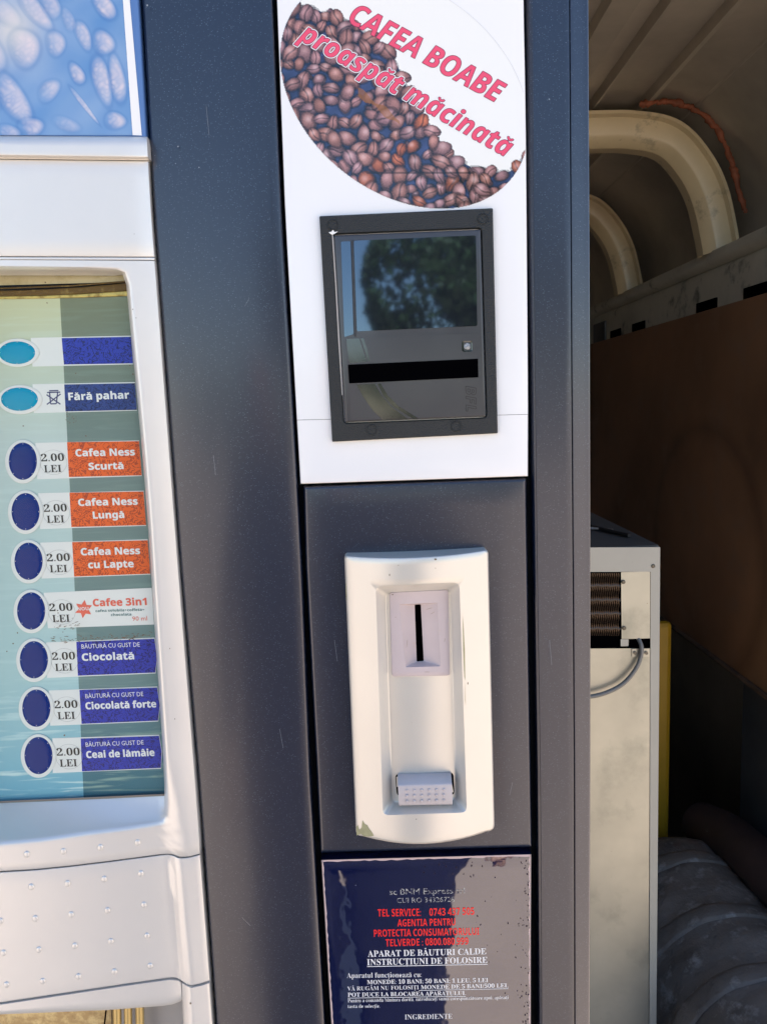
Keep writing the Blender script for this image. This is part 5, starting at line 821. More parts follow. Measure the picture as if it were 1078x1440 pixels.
Fq = Fq[(cx_ < px_r(cy_)) & (cy_ < 189.6+cx_*.005)]
M['poster'] = attr_mat('poster print with painted sky', .14, coat=.6, coat_rough=.04, bump=(45, .25, .003))
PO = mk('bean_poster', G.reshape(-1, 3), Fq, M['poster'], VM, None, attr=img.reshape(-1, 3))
flat('poster_border', [(173-200*.0716, -200), (182.6-200*.0716, -200), (182.6, 0), (199.5, 190.5), (186.7, 190)], lambda x, y: hF(x, y)+.45, M['white_print'], PO, .1)
# mouldings below
M['seamdark'] = mat('dark seam groove', (.20, .17, .14), .7)  # even dark brown for the seam and sill strips
fpatch('ledge_moulding', [(-140, 189.5), (204.8, 192.2)], [(-140, 216.2), (207.3, 221.2)], M['fascia'], 1.2, h=lambda x, y: hF(x, y)+4.5-4.5*np.clip((200-y)/9, 0, 1)**1.5, rh=.6, rs='brt')
fpatch('groove_strip', [(-140, 217.1), (207.5, 222.1)], [(-140, 221.7), (208, 225.6)], M['fascia'], .8, rh=.6)
fpatch('plain_moulding', [(-140, 222.5), (208.2, 226.5)], [(-140, 360.0), (217, 361.3)], M['fascia'], 1.4, rh=.8)
fpatch('groove_strip', [(-140, 360.9), (217.1, 362.2)], [(-140, 364.6), (217.5, 365.7)], M['fascia'], .8, rh=.6)
# profile of the lower door: outer band, valley, bulging middle
VX = ([1100, 1165, 1218, 1327, 1375, 1450], [233, 235.5, 238, 247.5, 252.5, 258])
def hL(x, y):
    e = np.interp(y, YB, FX); v1 = np.interp(y, *VX); v2 = v1+15
    band = 3.6+3.0*np.clip((e-x)/np.maximum(e-v2, 1), 0, 1.3)
    main = 3.4+18*np.clip((v1-x)/225.0, 0, 2)**.85
    k = np.clip((x-v1)/15, 0, 1); k = k*k*(3-2*k); return main*(1-k)+band*k
G1 = [(-140, 1236), (0, 1225), (50, 1222), (100, 1217), (150, 1211), (200, 1204.5), (237, 1199.5), (244, 1201.5), (250, 1204.6), (258, 1205.4), (268, 1203.8), (281.5, 1200.2)]
G2 = [(-140, 1428), (0, 1411), (100, 1396), (180, 1384), (240, 1375.6), (249, 1376), (256, 1380.5), (262, 1385), (268, 1387.2), (283, 1384), (295.2, 1380)]
off = lambda g, d: [(x, y+d) for x, y in g]
def hband(x, y):
    e = np.interp(y, YB, FX); return 3.6+3.0*np.clip((e-x)/38, 0, 1)
# window frame ring
def resamp(pts, ns):
    out = []
    for (a, b, n) in ns:
        seg = interp(pts[a:b+1], n+1)[:-1]; out.append(seg)
    return np.concatenate(out)
eR = [(float(np.interp(y, YB, FX)), y) for y in (366.6, 430, 500, 600, 700, 800, 900, 1000, 1100, 1150, 1200.2)]
iR = [(176, 383), (181.5, 392), (183.5, 414), (189.5, 480), (197.5, 560), (205, 640), (213, 740), (220.5, 860), (228, 970), (234, 1060), (236, 1110), (236.5, 1148)]
def ring_from(top, right, bottom, left, n=(24, 40, 30, 24)):
    return np.concatenate([interp(top, n[0]+1)[:-1], interp(right, n[1]+1)[:-1], interp(bottom, n[2]+1)[:-1], interp(left, n[3]+1)[:-1]])
o_top = [(-140, 364.6), (0, 365.4), (217.6, 366.6)]; o_bot = G1[::-1]; o_left = [(-140, 1236), (-140, 364.6)]
out_loop = ring_from(o_top, eR, o_bot, o_left)
rim_loop = ring_from([(-132, 373.5), (0, 374.5), (120, 376), (165, 378), (176, 381)], iR, [(236.5, 1148), (233, 1157), (215, 1160.5), (178, 1166.5), (119, 1173.5), (59, 1182), (0, 1187), (-132, 1197)], [(-132, 1197), (-132, 373.5)])
mid_loop = ring_from([(-130, 379), (0, 380), (120, 381), (163, 382.5), (172, 386)], [(x-4.5, y) for x, y in iR[:-1]]+[(231, 1143)], [(231, 1143), (226, 1148), (210, 1151.5), (178, 1156), (119, 1163), (59, 1172), (0, 1177), (-130, 1187)], [(-130, 1187), (-130, 379)])
in_loop = ring_from([(-128, 386), (0, 387.5), (120, 387.5), (160, 388), (170, 391)], [(x-3.5, y) for x, y in iR[:-1]]+[(233, 1117)], [(233, 1117), (228, 1118.3), (210, 1119), (178, 1120.5), (119, 1123), (59, 1126), (0, 1128.5), (-128, 1134)], [(-128, 1134), (-128, 386)])
WG = -5.0
def hW(x, y):
    k = np.clip((y-1060)/130, 0, 1); k = k*k*(3-2*k); return hL(x, y)*k+(1-k)*hF(x, y)
def hR(x, y): return hW(x, y)
Wout = PL(out_loop, hW); 
def shr(Lp, c, k): return c+(Lp-c)*k
cW = np.array([60., 780.])
o1 = lerp_loop(out_loop, rim_loop, .02); o2 = lerp_loop(out_loop, rim_loop, .05)
win = PL(in_loop, WG)
n1, n2 = 24, 64
wm = PL(mid_loop, lambda x, y: hW(x, y)-5.5)
# right wall of the opening runs straight back from the rim
for i in range(n1, n2): win[i] = [wm[i][0]+.001, -WG/1000, wm[i][2]]
rings = [push(PL(out_loop, lambda x, y: hW(x, y)-.6), -30), PL(out_loop, lambda x, y: hW(x, y)-.6), PL(o1, hW)]
for k in (.3, .55, .8, .93): rings.append(PL(lerp_loop(out_loop, rim_loop, k), hW))
rings += [PL(rim_loop, lambda x, y: hW(x, y)-.3), PL(lerp_loop(rim_loop, mid_loop, .5), lambda x, y: hW(x, y)-2.2), wm, win]
WF = loft('window_frame', rings, M['fascia'], VM, cap=False, smooth=50)
# dimpled panel, lip and outer band
patch('studded_panel', off(G1, 1.6), off(G2, -1.2), hL, M['fascia'], VM, r=1.6, rh=.9, skirt=-30, nx=70, ny=8, left=None, right=None)
patch('rust_seam', off(G2, -2.5), off(G2, 3.5), lambda x, y: hL(x, y)-3.2, M['rust'], VM, r=0, skirt=None, nx=60, ny=1)
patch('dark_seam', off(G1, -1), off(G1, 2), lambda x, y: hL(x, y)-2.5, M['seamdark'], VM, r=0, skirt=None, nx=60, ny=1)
G2L = [p for p in G2 if p[0] <= 250]+[(254, 1379.2)]; G2R = [(254.6, 1379.8)]+[p for p in G2 if p[0] > 255]
patch('lower_lip', off(G2L, 2.2), [(-140, 1440), (0, 1426.5), (150, 1420.5), (230, 1414.5), (252, 1411), (256, 1405)], hL, M['fascia'], VM, r=4, rh=3, skirt=-25, nx=30, ny=6, rs='b')
for o_ in [bpy.data.objects['lower_lip']]:
    pass
patch('outer_band', off(G2R, 2.2), [(275, 1700), (318, 1700)], hL, M['fascia'], VM, r=3, rh=2, skirt=-30, nx=14, ny=14, right=(YB, FX), left=([1370, 1440, 1700], [254.5, 257.5, 275]), rs='lr')
# studs on the panel and on the frame's lower rail
Z = 1/3.37; studs = [(128, 377), (301, 362), (476, 343), (652, 320), (-45, 392), (149, 530), (321, 514), (494, 493), (668, 467), (-22, 545), (3, 692), (168, 680), (338, 662), (510, 642), (682, 615), (17, 843), (185, 828), (355, 810), (526, 788), (697, 762), (32, 994), (203, 977), (372, 955), (542, 932), (712, 905)]
sp = dome('stud', 38, 1201.5, 4.4, 4.7, hL, .8, M['fascia'], VM, 20); sw = WL[sp.name]-Vector(P(38, 1201.5, hL(38, 1201.5)).tolist())
for (x, y) in studs[1:]: x, y = x*Z, 1090+y*Z; share(sp, 'stud', Vector(P(x, y, float(hL(np.array(x), np.array(y)))).tolist())+sw, VM)

# recess under the lip
patch('recess_wall', [(150, 1395), (262, 1395)], [(150, 1530), (266, 1530)], -22, M['greyplastic'], VM, r=0, skirt=None, nx=2, ny=2)
patch('patterned_plate', [(-140, 1395), (157, 1395)], [(-140, 1530), (157, 1530)], -18, mat('marbled gold plate', s2l(170, 140, 90), .4, stain=[(130, .45, .6, s2l(205, 180, 125)), (70, .55, .7, s2l(120, 92, 55))]), VM, r=0, skirt=None, nx=2, ny=2)
for (x0, x1) in ((158, 171), (174, 186), (190, 203)):
    c = (x0+x1)/2; a, b = P(c, 1400, -8), P(c+2, 1530, -8); rad_ = (x1-x0)/2*.46/1000
    tube('outlet_tube', [a, b], rad_, M['tube_brass'], VM, 16)
tube('outlet_wire', smoothline([P(152, 1405, -10), P(149, 1424, -8), P(147, 1440, -7), P(140, 1470, -7)]), .0006, M['black'], VM, 6)

# ---- the printed selection sheet behind the window
SH = WG-3.0
bx = ([400, 418, 538, 670, 740, 892, 1135], [84, 84.4, 91, 97.6, 101.6, 108, 118.5])
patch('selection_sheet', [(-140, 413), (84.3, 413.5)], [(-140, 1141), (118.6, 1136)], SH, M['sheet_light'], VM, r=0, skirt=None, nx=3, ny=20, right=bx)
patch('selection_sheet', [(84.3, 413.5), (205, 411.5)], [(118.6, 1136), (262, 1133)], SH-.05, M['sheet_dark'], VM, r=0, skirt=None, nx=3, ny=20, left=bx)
patch('soffit_shade_strip', [(-140, 380), (200, 378)], [(-140, 405), (200, 396)], SH+.6, mat('cream soffit shading', s2l(196, 184, 150), .4, stain=(60, .5, .7, s2l(170, 155, 115))), VM, r=0, skirt=None, nx=2, ny=2)  # recess shading and soffit reflection painted as cream, brown and gold strips
patch('soffit_shade_strip', [(-140, 406), (0, 409), (95, 405.5), (200, 396)], [(-140, 417), (0, 417), (95, 414.5), (200, 407.5)], SH+1.6, M['brown_soffit'], VM, r=1.5, rh=.8, skirt=SH, nx=8, ny=2)
patch('soffit_reflection', [(-140, 417), (0, 417), (95, 414.7), (200, 407.7)], [(-140, 421), (0, 420.6), (95, 419), (200, 415.5)], SH+1.2, M['gold'], VM, r=1, rh=.4, skirt=SH, nx=8, ny=2)  # golden reflection of the soffit put into this strip's colour
tube('soffit_reflection', [P(-140, 404, SH+2), P(0, 405.6, SH+2), P(100, 402, SH+2), P(200, 394, SH+2)], .0005, M['brown_soffit'], VM, 6)
pane = patch('window_pane', [(-140, 378), (215, 376)], [(-140, 1142), (262, 1130)], WG+.5, M['glass'], VM, r=0, skirt=None, nx=2, ny=2)
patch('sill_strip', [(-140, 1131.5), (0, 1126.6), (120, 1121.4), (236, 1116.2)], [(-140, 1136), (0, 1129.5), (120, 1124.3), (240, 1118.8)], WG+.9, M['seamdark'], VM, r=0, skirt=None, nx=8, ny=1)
def strip(tl, tr, br, bl, bulge=None):
    pts = [tl, tr]+([bulge] if bulge else [])+[br, bl]; return flat('selection_strip', pts, SH+.2, M['paper'], VM, .1)
def band(parent, tl, tr, br, bl, m, bulge=None):
    o = flat('colour_band', [tl, tr]+([bulge] if bulge else [])+[br, bl], SH+.3, M[m], parent, .1); return o
def button(cx, cy, rx, ry, rx2, ry2, m, ocx=None, ocy=None):
    ocx, ocy = ocx or cx, ocy or cy
    h0 = SH+.35
    R_ = loft('selection_button', [PL(ell(ocx, ocy, rx2, ry2, 48), h0), PL(ell(ocx, ocy, rx2, ry2, 48), h0+.25), PL(ell(ocx, ocy, rx2-.8, ry2-.8, 48), h0+.4), PL(ell(cx, cy, rx+.3, ry+.3, 48), h0+.4)], M['paper'], VM)
    dome('button_face', cx, cy, rx, ry, h0+.4, .8, M[m], R_, 48)
    for k in range(8):
        a = k*math.pi/4+math.pi/2; flat('button_mark', ell(cx+rx*.93*math.cos(a), cy+ry*.93*math.sin(a), .55, .55, 6), h0+.95, M['white_print'], R_, .1)
    return R_
def stext(p, s, st, A, B, cap, m): return text(s, st, A, B, cap, M[m], p, SH+.35, lift=.03, outline=[(.27, M[m])] if st == 'bsans' and cap > 9 else None)
def price(p, bx_, by_):
    stext(p, '2.00', 'bserif', (bx_+25.9, by_+.3), (bx_+58.3, by_-.6), 10.6, 'black_print'); stext(p, 'LEI', 'bserif', (bx_+30.2, by_+15.7), (bx_+54.6, by_+15.1), 10.6, 'black_print')
    L = ell(bx_+43, by_+1.5, 19, 17.5, 40, .15); V = np.concatenate([L, shr(L, L.mean(0), .982)]); n = len(L)
    mk('price_ring', P(V[:, 0], V[:, 1], SH+.36), [(i, (i+1) % n, n+(i+1) % n, n+i) for i in range(n)], M['grey_print'], p, None)
# two light blue buttons
s = strip((43.5, 475), (184.5, 472), (187.6, 512.3), (46, 515.5)); band(s, (87, 475.4), (184.4, 473.6), (187.2, 511), (90.2, 512.6), 'blue'); button(24.3, 496, 25.5, 16, 30.6, 20, 'cyan', 25)
s = strip((46, 540.3), (190, 537.2), (193, 577.4), (48, 581)); band(s, (90.6, 540.6), (189.9, 538.8), (192.6, 576.4), (92.5, 578.6), 'navy'); button(27.7, 561.3, 26, 16.4, 31, 20.6, 'cyan', 28.4, 562)
stext(s, 'Fără pahar', 'bsans', (97, 562.7), (182, 560.3), 10.3, 'white_print')
for seg in (((66.5, 552), (85, 551.4)), ((70, 551), (71.5, 568)), ((71.5, 568), (79.5, 567.7)), ((79.5, 567.7), (81.5, 550.6)), ((69.5, 549.6), (82.5, 549.2)), ((65.8, 555), (85.2, 568.4)), ((66.2, 568.8), (85.6, 554))):
    (xa, ya), (xb, yb) = seg; d = np.array([yb-ya, xa-xb]); d = d/np.linalg.norm(d)*.85
    flat('no_cup_symbol', [(xa+d[0], ya+d[1]), (xb+d[0], yb+d[1]), (xb-d[0], yb-d[1]), (xa-d[0], ya-d[1])], SH+.34+.01*random.random(), mat('indigo print', s2l(60, 62, 110), .4) if 'ind' not in M else M['ind'], s, .02)
rows = [
 ((32.5, 648.6), [(50, 622.7), (195.8, 619.3), (199.7, 669.4), (52.8, 674)], [(94.6, 621.8), (195.6, 620.4), (199.4, 668.4), (97.2, 670.8)], 'orange', None),
 ((36.4, 719.6), [(54, 693.5), (202.4, 690), (205.8, 739.4), (56.7, 744)], [(98, 692.8), (202, 691.2), (205.6, 738.4), (100.7, 741.2)], 'orange', None),
 ((40.6, 789.2), [(57, 763), (208, 758.4), (212, 807.8), (59, 813.7)], [(101.8, 762.4), (207.8, 759.8), (211.6, 806.8), (104.6, 810.8)], 'orange', None),
 ((44.2, 859.2), [(61.8, 833.5), (213.5, 826.7), (216.8, 878.2), (67.8, 883.6)], None, None, None),
 ((48, 927.8), [(65, 903.5), (217.6, 896.6), (219, 947), (66.4, 953.4)], [(107.6, 902.6), (217.2, 898.2), (218.6, 945.8), (109.8, 950.2)], 'blue', (221.8, 925)),
 ((51.5, 995.8), [(69, 971), (221.4, 965.3), (222.8, 1014.6), (71, 1020.6)], [(112, 970.2), (221, 966.8), (222.4, 1013.4), (115, 1018)], 'blue', (225.6, 992)),
 ((54.5, 1062.5), [(74, 1038.2), (224, 1033.3), (226.8, 1081), (74.5, 1087)], [(113.8, 1038.6), (223.6, 1034.8), (226.4, 1079.8), (115.6, 1084.8)], 'blue', (228.2, 1057))]
SS = []
for (c, q, b, m, bu) in rows:
    s = strip(*q, bulge=bu); SS.append(s)
    if b: band(s, *b, m, bulge=(bu[0]-.8, bu[1]) if bu else None)
    price(s, *c); button(c[0], c[1], 19.8, 26.2, 24.8, 30.8, 'button', c[0]-.2, c[1]+.6)
T = stext
T(SS[0], 'Cafea Ness', 'bsans', (106.9, 641.7), (190, 640.2), 9.8, 'white_print'); T(SS[0], 'Scurtă', 'bsans', (125.3, 660.6), (174, 659.4), 9.6, 'white_print')
T(SS[1], 'Cafea Ness', 'bsans', (110.8, 711.4), (194, 709.6), 9.8, 'white_print'); T(SS[1], 'Lungă', 'bsans', (131.4, 729.2), (175, 728.2), 9.6, 'white_print')
T(SS[2], 'Cafea Ness', 'bsans', (114.4, 780.8), (197.3, 779), 9.8, 'white_print'); T(SS[2], 'cu Lapte', 'bsans', (124.7, 799), (188.3, 797.5), 9.8, 'white_print')
a = [(117.9+(13 if k % 2 == 0 else 7)*math.sin(k*math.pi/6+.1), 856.5-(13 if k % 2 == 0 else 7)*math.cos(k*math.pi/6+.1)) for k in range(12)]
flat('star', a, SH+.33, M['salmon'], SS[3], .05); T(SS[3], 'NOU', 'bsans', (109.5, 858.6), (125, 858), 4.6, 'white_print')
T(SS[3], 'Cafee 3in1', 'bsans', (131.4, 852.6), (206.5, 850.8), 10, 'salmon'); T(SS[3], 'cafea solubila+coffeta+', 'bsans', (134.7, 860.8), (203.3, 859), 3.6, 'teal_txt'); T(SS[3], 'chocolata', 'bsans', (156.4, 866.4), (185, 865.6), 3.6, 'teal_txt'); T(SS[3], '90 ml', 'sans', (186.4, 873), (207.3, 872.4), 6.2, 'salmon')
for k, A, B in ((4, (115.2, 912.2), (197, 909.2)), (5, (120.6, 982), (201.9, 978.8)), (6, (121, 1050.2), (202.4, 1046.8))): T(SS[k], 'BĂUTURĂ CU GUST DE', 'sans', A, B, 6.3, 'white_print')
T(SS[4], 'Ciocolată', 'bsans', (116, 929.2), (188.9, 927), 10, 'white_print'); T(SS[5], 'Ciocolată forte', 'bsans', (121, 997.4), (220, 994.5), 9.6, 'white_print'); T(SS[6], 'Ceai de lămâie', 'bsans', (122, 1066), (217.6, 1062.8), 9.6, 'white_print')
# grime and specks on the sheet
R6 = np.random.default_rng(12); V = []; F = []
def speck_at(x, y, a, b, rot):
    L = ell(x, y, a, b, 7, rot)+R6.uniform(-.25, .25, (7, 2)); n0 = len(V); V.extend(P(L[:, 0], L[:, 1], WG+.75)); F.append(tuple(range(n0, n0+7)))
for _ in range(90): x = R6.uniform(72, 215); speck_at(x, 900-(x-72)*.045+R6.normal(0, 2.4), R6.uniform(.4, 2.6), R6.uniform(.3, .7), R6.uniform(-.5, .3))
for _ in range(26): speck_at(R6.uniform(75, 112), 880+R6.normal(0, 5), R6.uniform(.5, 3.5), .35, R6.uniform(-.6, 0))
for _ in range(22): speck_at(98+R6.normal(0, 7), 588+R6.normal(0, 4), R6.uniform(.3, 1), .5, 0)
for (x, y) in ((64, 397), (66.5, 426), (107, 525), (33, 599), (19, 905), (10, 916), (82, 862), (91, 1034), (121, 613), (183, 514), (187, 526), (25, 890)): speck_at(x, y, R6.uniform(.8, 1.5), R6.uniform(.7, 1.2), R6.uniform(0, 3))
tag(mk('dried_grime', np.array(V), F, M['grime'], VM, None), kind='stuff')
V = []; F = []
for (x, y, a) in ((187, 435, .7), (191.5, 447, .6), (189, 329, .5), (239, 912, .7), (246, 1011, .7), (268, 1411, 1.2)):
    L = ell(x, y, a, a*1.2, 8); n0 = len(V); V.extend(P(L[:, 0], L[:, 1], hW(L[:, 0], L[:, 1])+.2)); F.append(tuple(range(n0, n0+8)))
tag(mk('dirt_speck', np.array(V), F, M['grime'], VM, None), kind='stuff')
V = []; F = []
for (x, y, a) in ((207.3, 7.5, 1.3), (250.5, 206, 1.0), (247, 230, .6), (280, 235.5, .9), (771.8, 139.5, .9), (795, 60, .4), (500, 1245, .6)):
    L = ell(x, y, a, a*1.1, 8); n0 = len(V); V.extend(P(L[:, 0], L[:, 1], 4.2)); F.append(tuple(range(n0, n0+8)))
RF = np.random.default_rng(31)
for _ in range(90):
    y = RF.uniform(0, 1440); x = RF.uniform(np.interp(y, YB, CL)+4, np.interp(y, YB, CR)-4) if RF.random() < .6 else (RF.uniform(np.interp(y, YB, RX1)+2, np.interp(y, YB, RX2)-3) if RF.random() < .5 or not 690 < y < 1190 else RF.uniform(455, 738))
    if 480 < x < 700 and 760 < y < 1190: continue
    a = RF.uniform(.16, .36); L = ell(x, y, a, a*RF.uniform(.8, 2), 6, RF.uniform(0, 3)); n0 = len(V); V.extend(P(L[:, 0], L[:, 1], 4.2)); F.append(tuple(range(n0, n0+6)))
for (xa, ya, xb, yb) in ((393, 1025, 398, 1052), (300, 640, 303, 668), (772, 900, 775, 935), (350, 420, 344, 431), (340, 1290, 352, 1302), (470, 900, 474, 930), (720, 1100, 716, 1118), (290, 150, 294, 190)):
    n0 = len(V); V.extend([P(xa, ya, 4.2), P(xb, yb, 4.2), P(xb+.35, yb-.2, 4.2), P(xa+.35, ya, 4.2)]); F.append((n0, n0+1, n0+2, n0+3))
tag(mk('paint_fleck', np.array(V), F, mat('pale scratch dust', (.22, .24, .27), .6), VM, None), kind='stuff')

# ================================================================== THE VAN behind
M['van'] = mat('dusty brown grey van metal', (.47, .42, .345), .34, metal=.25, vary=(5, .35), bump=(25, .15, .004), stain=(3, .62, .75, (.22, .19, .14)))
M['van_white'] = mat('dirty cream painted rib', (.60, .49, .30), .32, spec=.6, vary=(9, .15), stain=[(14, .60, .72, (.22, .19, .13)), (60, .68, .74, (.08, .06, .05))])
M['rail'] = mat('scuffed grey green rail', (.58, .55, .45), .45, metal=.2, vary=(8, .25), stain=[(16, .56, .68, (.16, .16, .13)), (45, .66, .72, (.46, .44, .36))])
M['ply'] = mat('brown film faced plywood', (.32, .165, .085), .45, spec=.4, vary=(2.2, .55), stain=[(11, .52, .70, (.24, .14, .085)), (4, .58, .75, (.17, .08, .035)), (26, .70, .74, (.30, .17, .10))])
M['dark_wall'] = mat('dark painted van side', (.10, .095, .095), .5, vary=(4, .5), stain=(22, .66, .72, (.12, .12, .12)))
M['sealant'] = mat('orange brown sealing bead', (.30, .085, .035), .65, vary=(40, .5), bump=(60, .8, .006))
VN = empty('parked_van', (0, 2.4, 0.0))
tag(VN, 'open cargo van around the machine, bare metal ribs, plywood sided brown interior', 'van')
prof = [(-.82, -1.29), (-.82, .38), (-.76, .50), (-.68, .585), (-.55, .61), (0, .625), (.40, .62), (.56, .612), (.62, .604), (.68, .585), (.76, .50), (.815, .395), (.82, .30), (.82, -1.29)]
Y0, Y1 = .95, 3.6
def sweep_y(name, pr, t0, t1, m, parent, n=12, th=None):
    V = []; F = []; k = len(pr)
    for i in range(n+1):
        t = t0+(t1-t0)*i/n
        for (x, z) in pr: V.append(ct(x, z, t))
    for i in range(n):
        for j in range(k-1): a = i*k+j; F.append((a, a+1, a+k+1, a+k))
    o = mk(name, V, F, m, parent, 50)
    if th: s = o.modifiers.new('thickness', 'SOLIDIFY'); s.thickness = th; s.offset = 0
    return o
sweep_y('body_shell', prof, Y0, Y1, M['van'], VN, 14, .012)
mk('bulkhead', [ct(-.82, -1.29, Y1-.01), ct(.82, -1.29, Y1-.01), ct(.82, .62, Y1-.01), ct(-.82, .62, Y1-.01)], [(0, 1, 2, 3)], M['dark_wall'], VN, None)
boxw('load_floor', -.83, .83, Y0-CAMD, Y1-CAMD, CZ-1.33, CZ-1.29, M['dark_wall'], VN, .004)
boxw('sun_block_header', -.95, .95, .40, .46, CZ+.72, CZ+.95, M['van'], VN, .01)  # unseen header added above the view to keep sun off upward faces
for (xa, xb, zz) in ((.375, .435, .622), (.465, .485, .618), (.565, .590, .613)):    # pressed roof ribs running lengthwise
    pts = [(xa, zz), (xa+.008, zz-.024), (xb-.008, zz-.024), (xb, zz)]
    sweep_y('roof_pressing', pts, Y0, Y1, M['van'], VN, 6)
tube('roof_seam', [ct(.675, .585, Y0), ct(.675, .585, Y1)], .006, M['van'], VN, 8)
tube('wall_seam', [ct(.81, .408, Y0), ct(.81, .408, Y1)], .005, M['rail'], VN, 8)
# hat section ribs
def rib(t, m_=1.0):
    ctr_ = [(.745, .302), (.738, .34), (.719, .413), (.688, .473), (.636, .527), (.563, .546), (.45, .55), (0, .553), (-.45, .55), (-.563, .546), (-.636, .527), (-.688, .473), (-.719, .413), (-.745, .302)]
    c = smoothline([(x, 0, z) for x, z in ctr_], 78); V = []; F = []; sec = [(-.050, -.042), (-.050, -.034), (-.036, -.030), (-.034, .006), (-.031, .012), (-.012, .030), (-.006, .033), (.030, .033), (.034, .028), (.036, -.034), (.05, -.04)]
    for i, p in enumerate(c):
        d = (c[min(i+1, len(c)-1)]-c[max(i-1, 0)]).normalized(); nrm = Vector((-d.z, 0, d.x))   # towards the inside
        if nrm.dot(Vector((-p.x, 0, -p.z+.0))) < 0: nrm = -nrm
        for (s_, q_) in sec: V.append(ct(p.x+nrm.x*(q_*.84-.002), p.z+nrm.z*(q_*.84-.002), t+s_*.85))
    k = len(sec)
    for i in range(len(c)-1):
        for j in range(k-1): a_ = i*k+j; F.append((a_, a_+1, a_+k+1, a_+k))
    return mk('roof_rib', V, F, M['van_white'], VN, 24)
rib(1.69); rib(2.27); rib(2.95)
c = smoothline([D(900, 147, 1.62).tolist(), D(925, 143, 1.62).tolist(), D(948, 144, 1.62).tolist(), D(972, 152, 1.62).tolist(), D(996, 168, 1.62).tolist(), D(1014, 193, 1.62).tolist(), D(1026, 225, 1.62).tolist(), D(1035, 258, 1.62).tolist(), D(1047, 300, 1.62).tolist()], 72)
R7 = np.random.default_rng(4)
tube('sealing_bead', [Vector(p)+Vector(R7.normal(0, .0012, 3).tolist()) for p in c], lambda t: .0058+.0022*math.sin(t*40)*math.sin(t*17), M['sealant'], VN, 10)
c = smoothline([ct(.735, .42, 2.36), ct(.765, .36, 2.36), ct(.775, .31, 2.36)], 20); tube('sealing_bead', c, lambda t: .014+.004*math.sin(t*19), mat('dark rust patch', (.10, .03, .02), .8), VN, 8)
# upper side rail, with oblong slots
pr = [(.752, .172), (.745, .176), (.745, .262), (.752, .272), (.735, .278), (.728, .290), (.732, .303), (.76, .306), (.82, .306)]
RA = sweep_y('side_rail', pr, Y0+.02, Y1, M['rail'], VN, 14)
def XR(px, py): v = ray(px, py); return v[0]/v[1]
for (x0, x1, za, zb) in ((1046, 1078, .180, .206), (980, 1008, .180, .206), (890, 907, .180, .206), (859, 873, .180, .206)):
    t0, t1 = .745/XR(x1, 430), .745/XR(x0, 440)
    boxw('rail_slot', .741, .748, t0-CAMD, t1-CAMD, CZ+za, CZ+zb, M['black'], RA, .001)
t0 = .745/XR(852, 465); boxw('rail_boss', .739, .748, t0-CAMD, t0+.13-CAMD, CZ+.180, CZ+.245, M['dark_wall'], RA, .004)
# plywood lining
boxw('plywood_lining', .735, .752, Y0+.01-CAMD, 3.5-CAMD, CZ-.580, CZ+.183, M['ply'], VN, .002)
for s_ in (-1,):
    xx = s_*1.0; dr = boxw('added_door', min(xx, xx+s_*.05), max(xx, xx+s_*.05), -.38, .44, .42, CZ+.72, mat('added door paint', (.32, .31, .29), .4, vary=(5, .2)) if s_ < 0 else bpy.data.materials['added door paint'], VN, .012)  # unseen open door, added to darken side reflections and cut sky light
    boxw('added_door_trim', min(xx-s_*.006, xx), max(xx-s_*.006, xx), -.30, .36, .55, CZ+.05, M['ply'], dr, .003)
PLY = bpy.data.objects['plywood_lining']
def worn_ring(m, centre):
    nt = m.node_tree; N = nt.nodes; g = N.new('ShaderNodeNewGeometry'); d = N.new('ShaderNodeVectorMath'); d.operation = 'DISTANCE'; d.inputs[1].default_value = centre
    nt.links.new(g.outputs['Position'], d.inputs[0]); cr = N.new('ShaderNodeValToRGB'); nt.links.new(d.outputs['Value'], cr.inputs[0])
    e = cr.color_ramp.elements; e[0].position = .25; e[0].color = (1.06, 1.04, 1.02, 1); e[1].position = .32; e[1].color = (1, 1, 1, 1); k = e.new(.285); k.color = (.74, .72, .70, 1)
    x = N.new('ShaderNodeMix'); x.data_type = 'RGBA'; x.blend_type = 'MULTIPLY'; x.inputs['Factor'].default_value = 1; b = N['Principled BSDF'].inputs['Base Color']; s = b.links[0].from_socket
    nt.links.new(s, x.inputs['A']); nt.links.new(cr.outputs[0], x.inputs['B']); nt.links.new(x.outputs['Result'], b)
worn_ring(M['ply'], (.735, 1.70-CAMD, CZ-.36))
boxw('wall_pillar', .77, .815, 1.30-CAMD, 1.56-CAMD, CZ-1.29, CZ-.57, mat('grey pillar paint', (.07, .075, .085), .5, vary=(9, .4)), VN, .006)
tube('lining_edge', [ct(.733, -.583, Y0+.02), ct(.733, -.583, 3.4)], .006, mat('worn wooden edge', (.14, .085, .055), .6, vary=(20, .5)), VN, 6)

# ---- second machine: a metal cabinet seen from its open back
M['cream'] = mat('cream painted sheet', (.48, .46, .39), .4, vary=(10, .1), stain=(70, .70, .76, (.2, .17, .12)))
M['galv'] = mat('galvanised sheet', (.45, .44, .37), .36, metal=.55, vary=(7, .25), stain=[(6, .52, .70, (.24, .25, .21)), (90, .70, .75, (.12, .10, .07))], bump=(14, .1, .004))
M['topgrey'] = mat('dusty grey top', (.10, .095, .09), .6, vary=(12, .3))
M['fin'] = mat('copper brown condenser fin', (.10, .065, .04), .4, metal=.6)
M['coil'] = mat('black condenser tube', (.012, .011, .012), .35)
tC = 1.13; CB = empty('cooling_cabinet', tuple(ct(.2, -1.29, tC+.2)))
tag(CB, 'cream metal cabinet with galvanised back and exposed condenser grille inside the van', 'cabinet')
def DC(px, py, k=0.0): return D(px, py, tC-k/1000.)
xr = DC(928, 900)[0]; xl = xr-.50; zt = DC(928, 770)[2]; zb = CZ-1.288
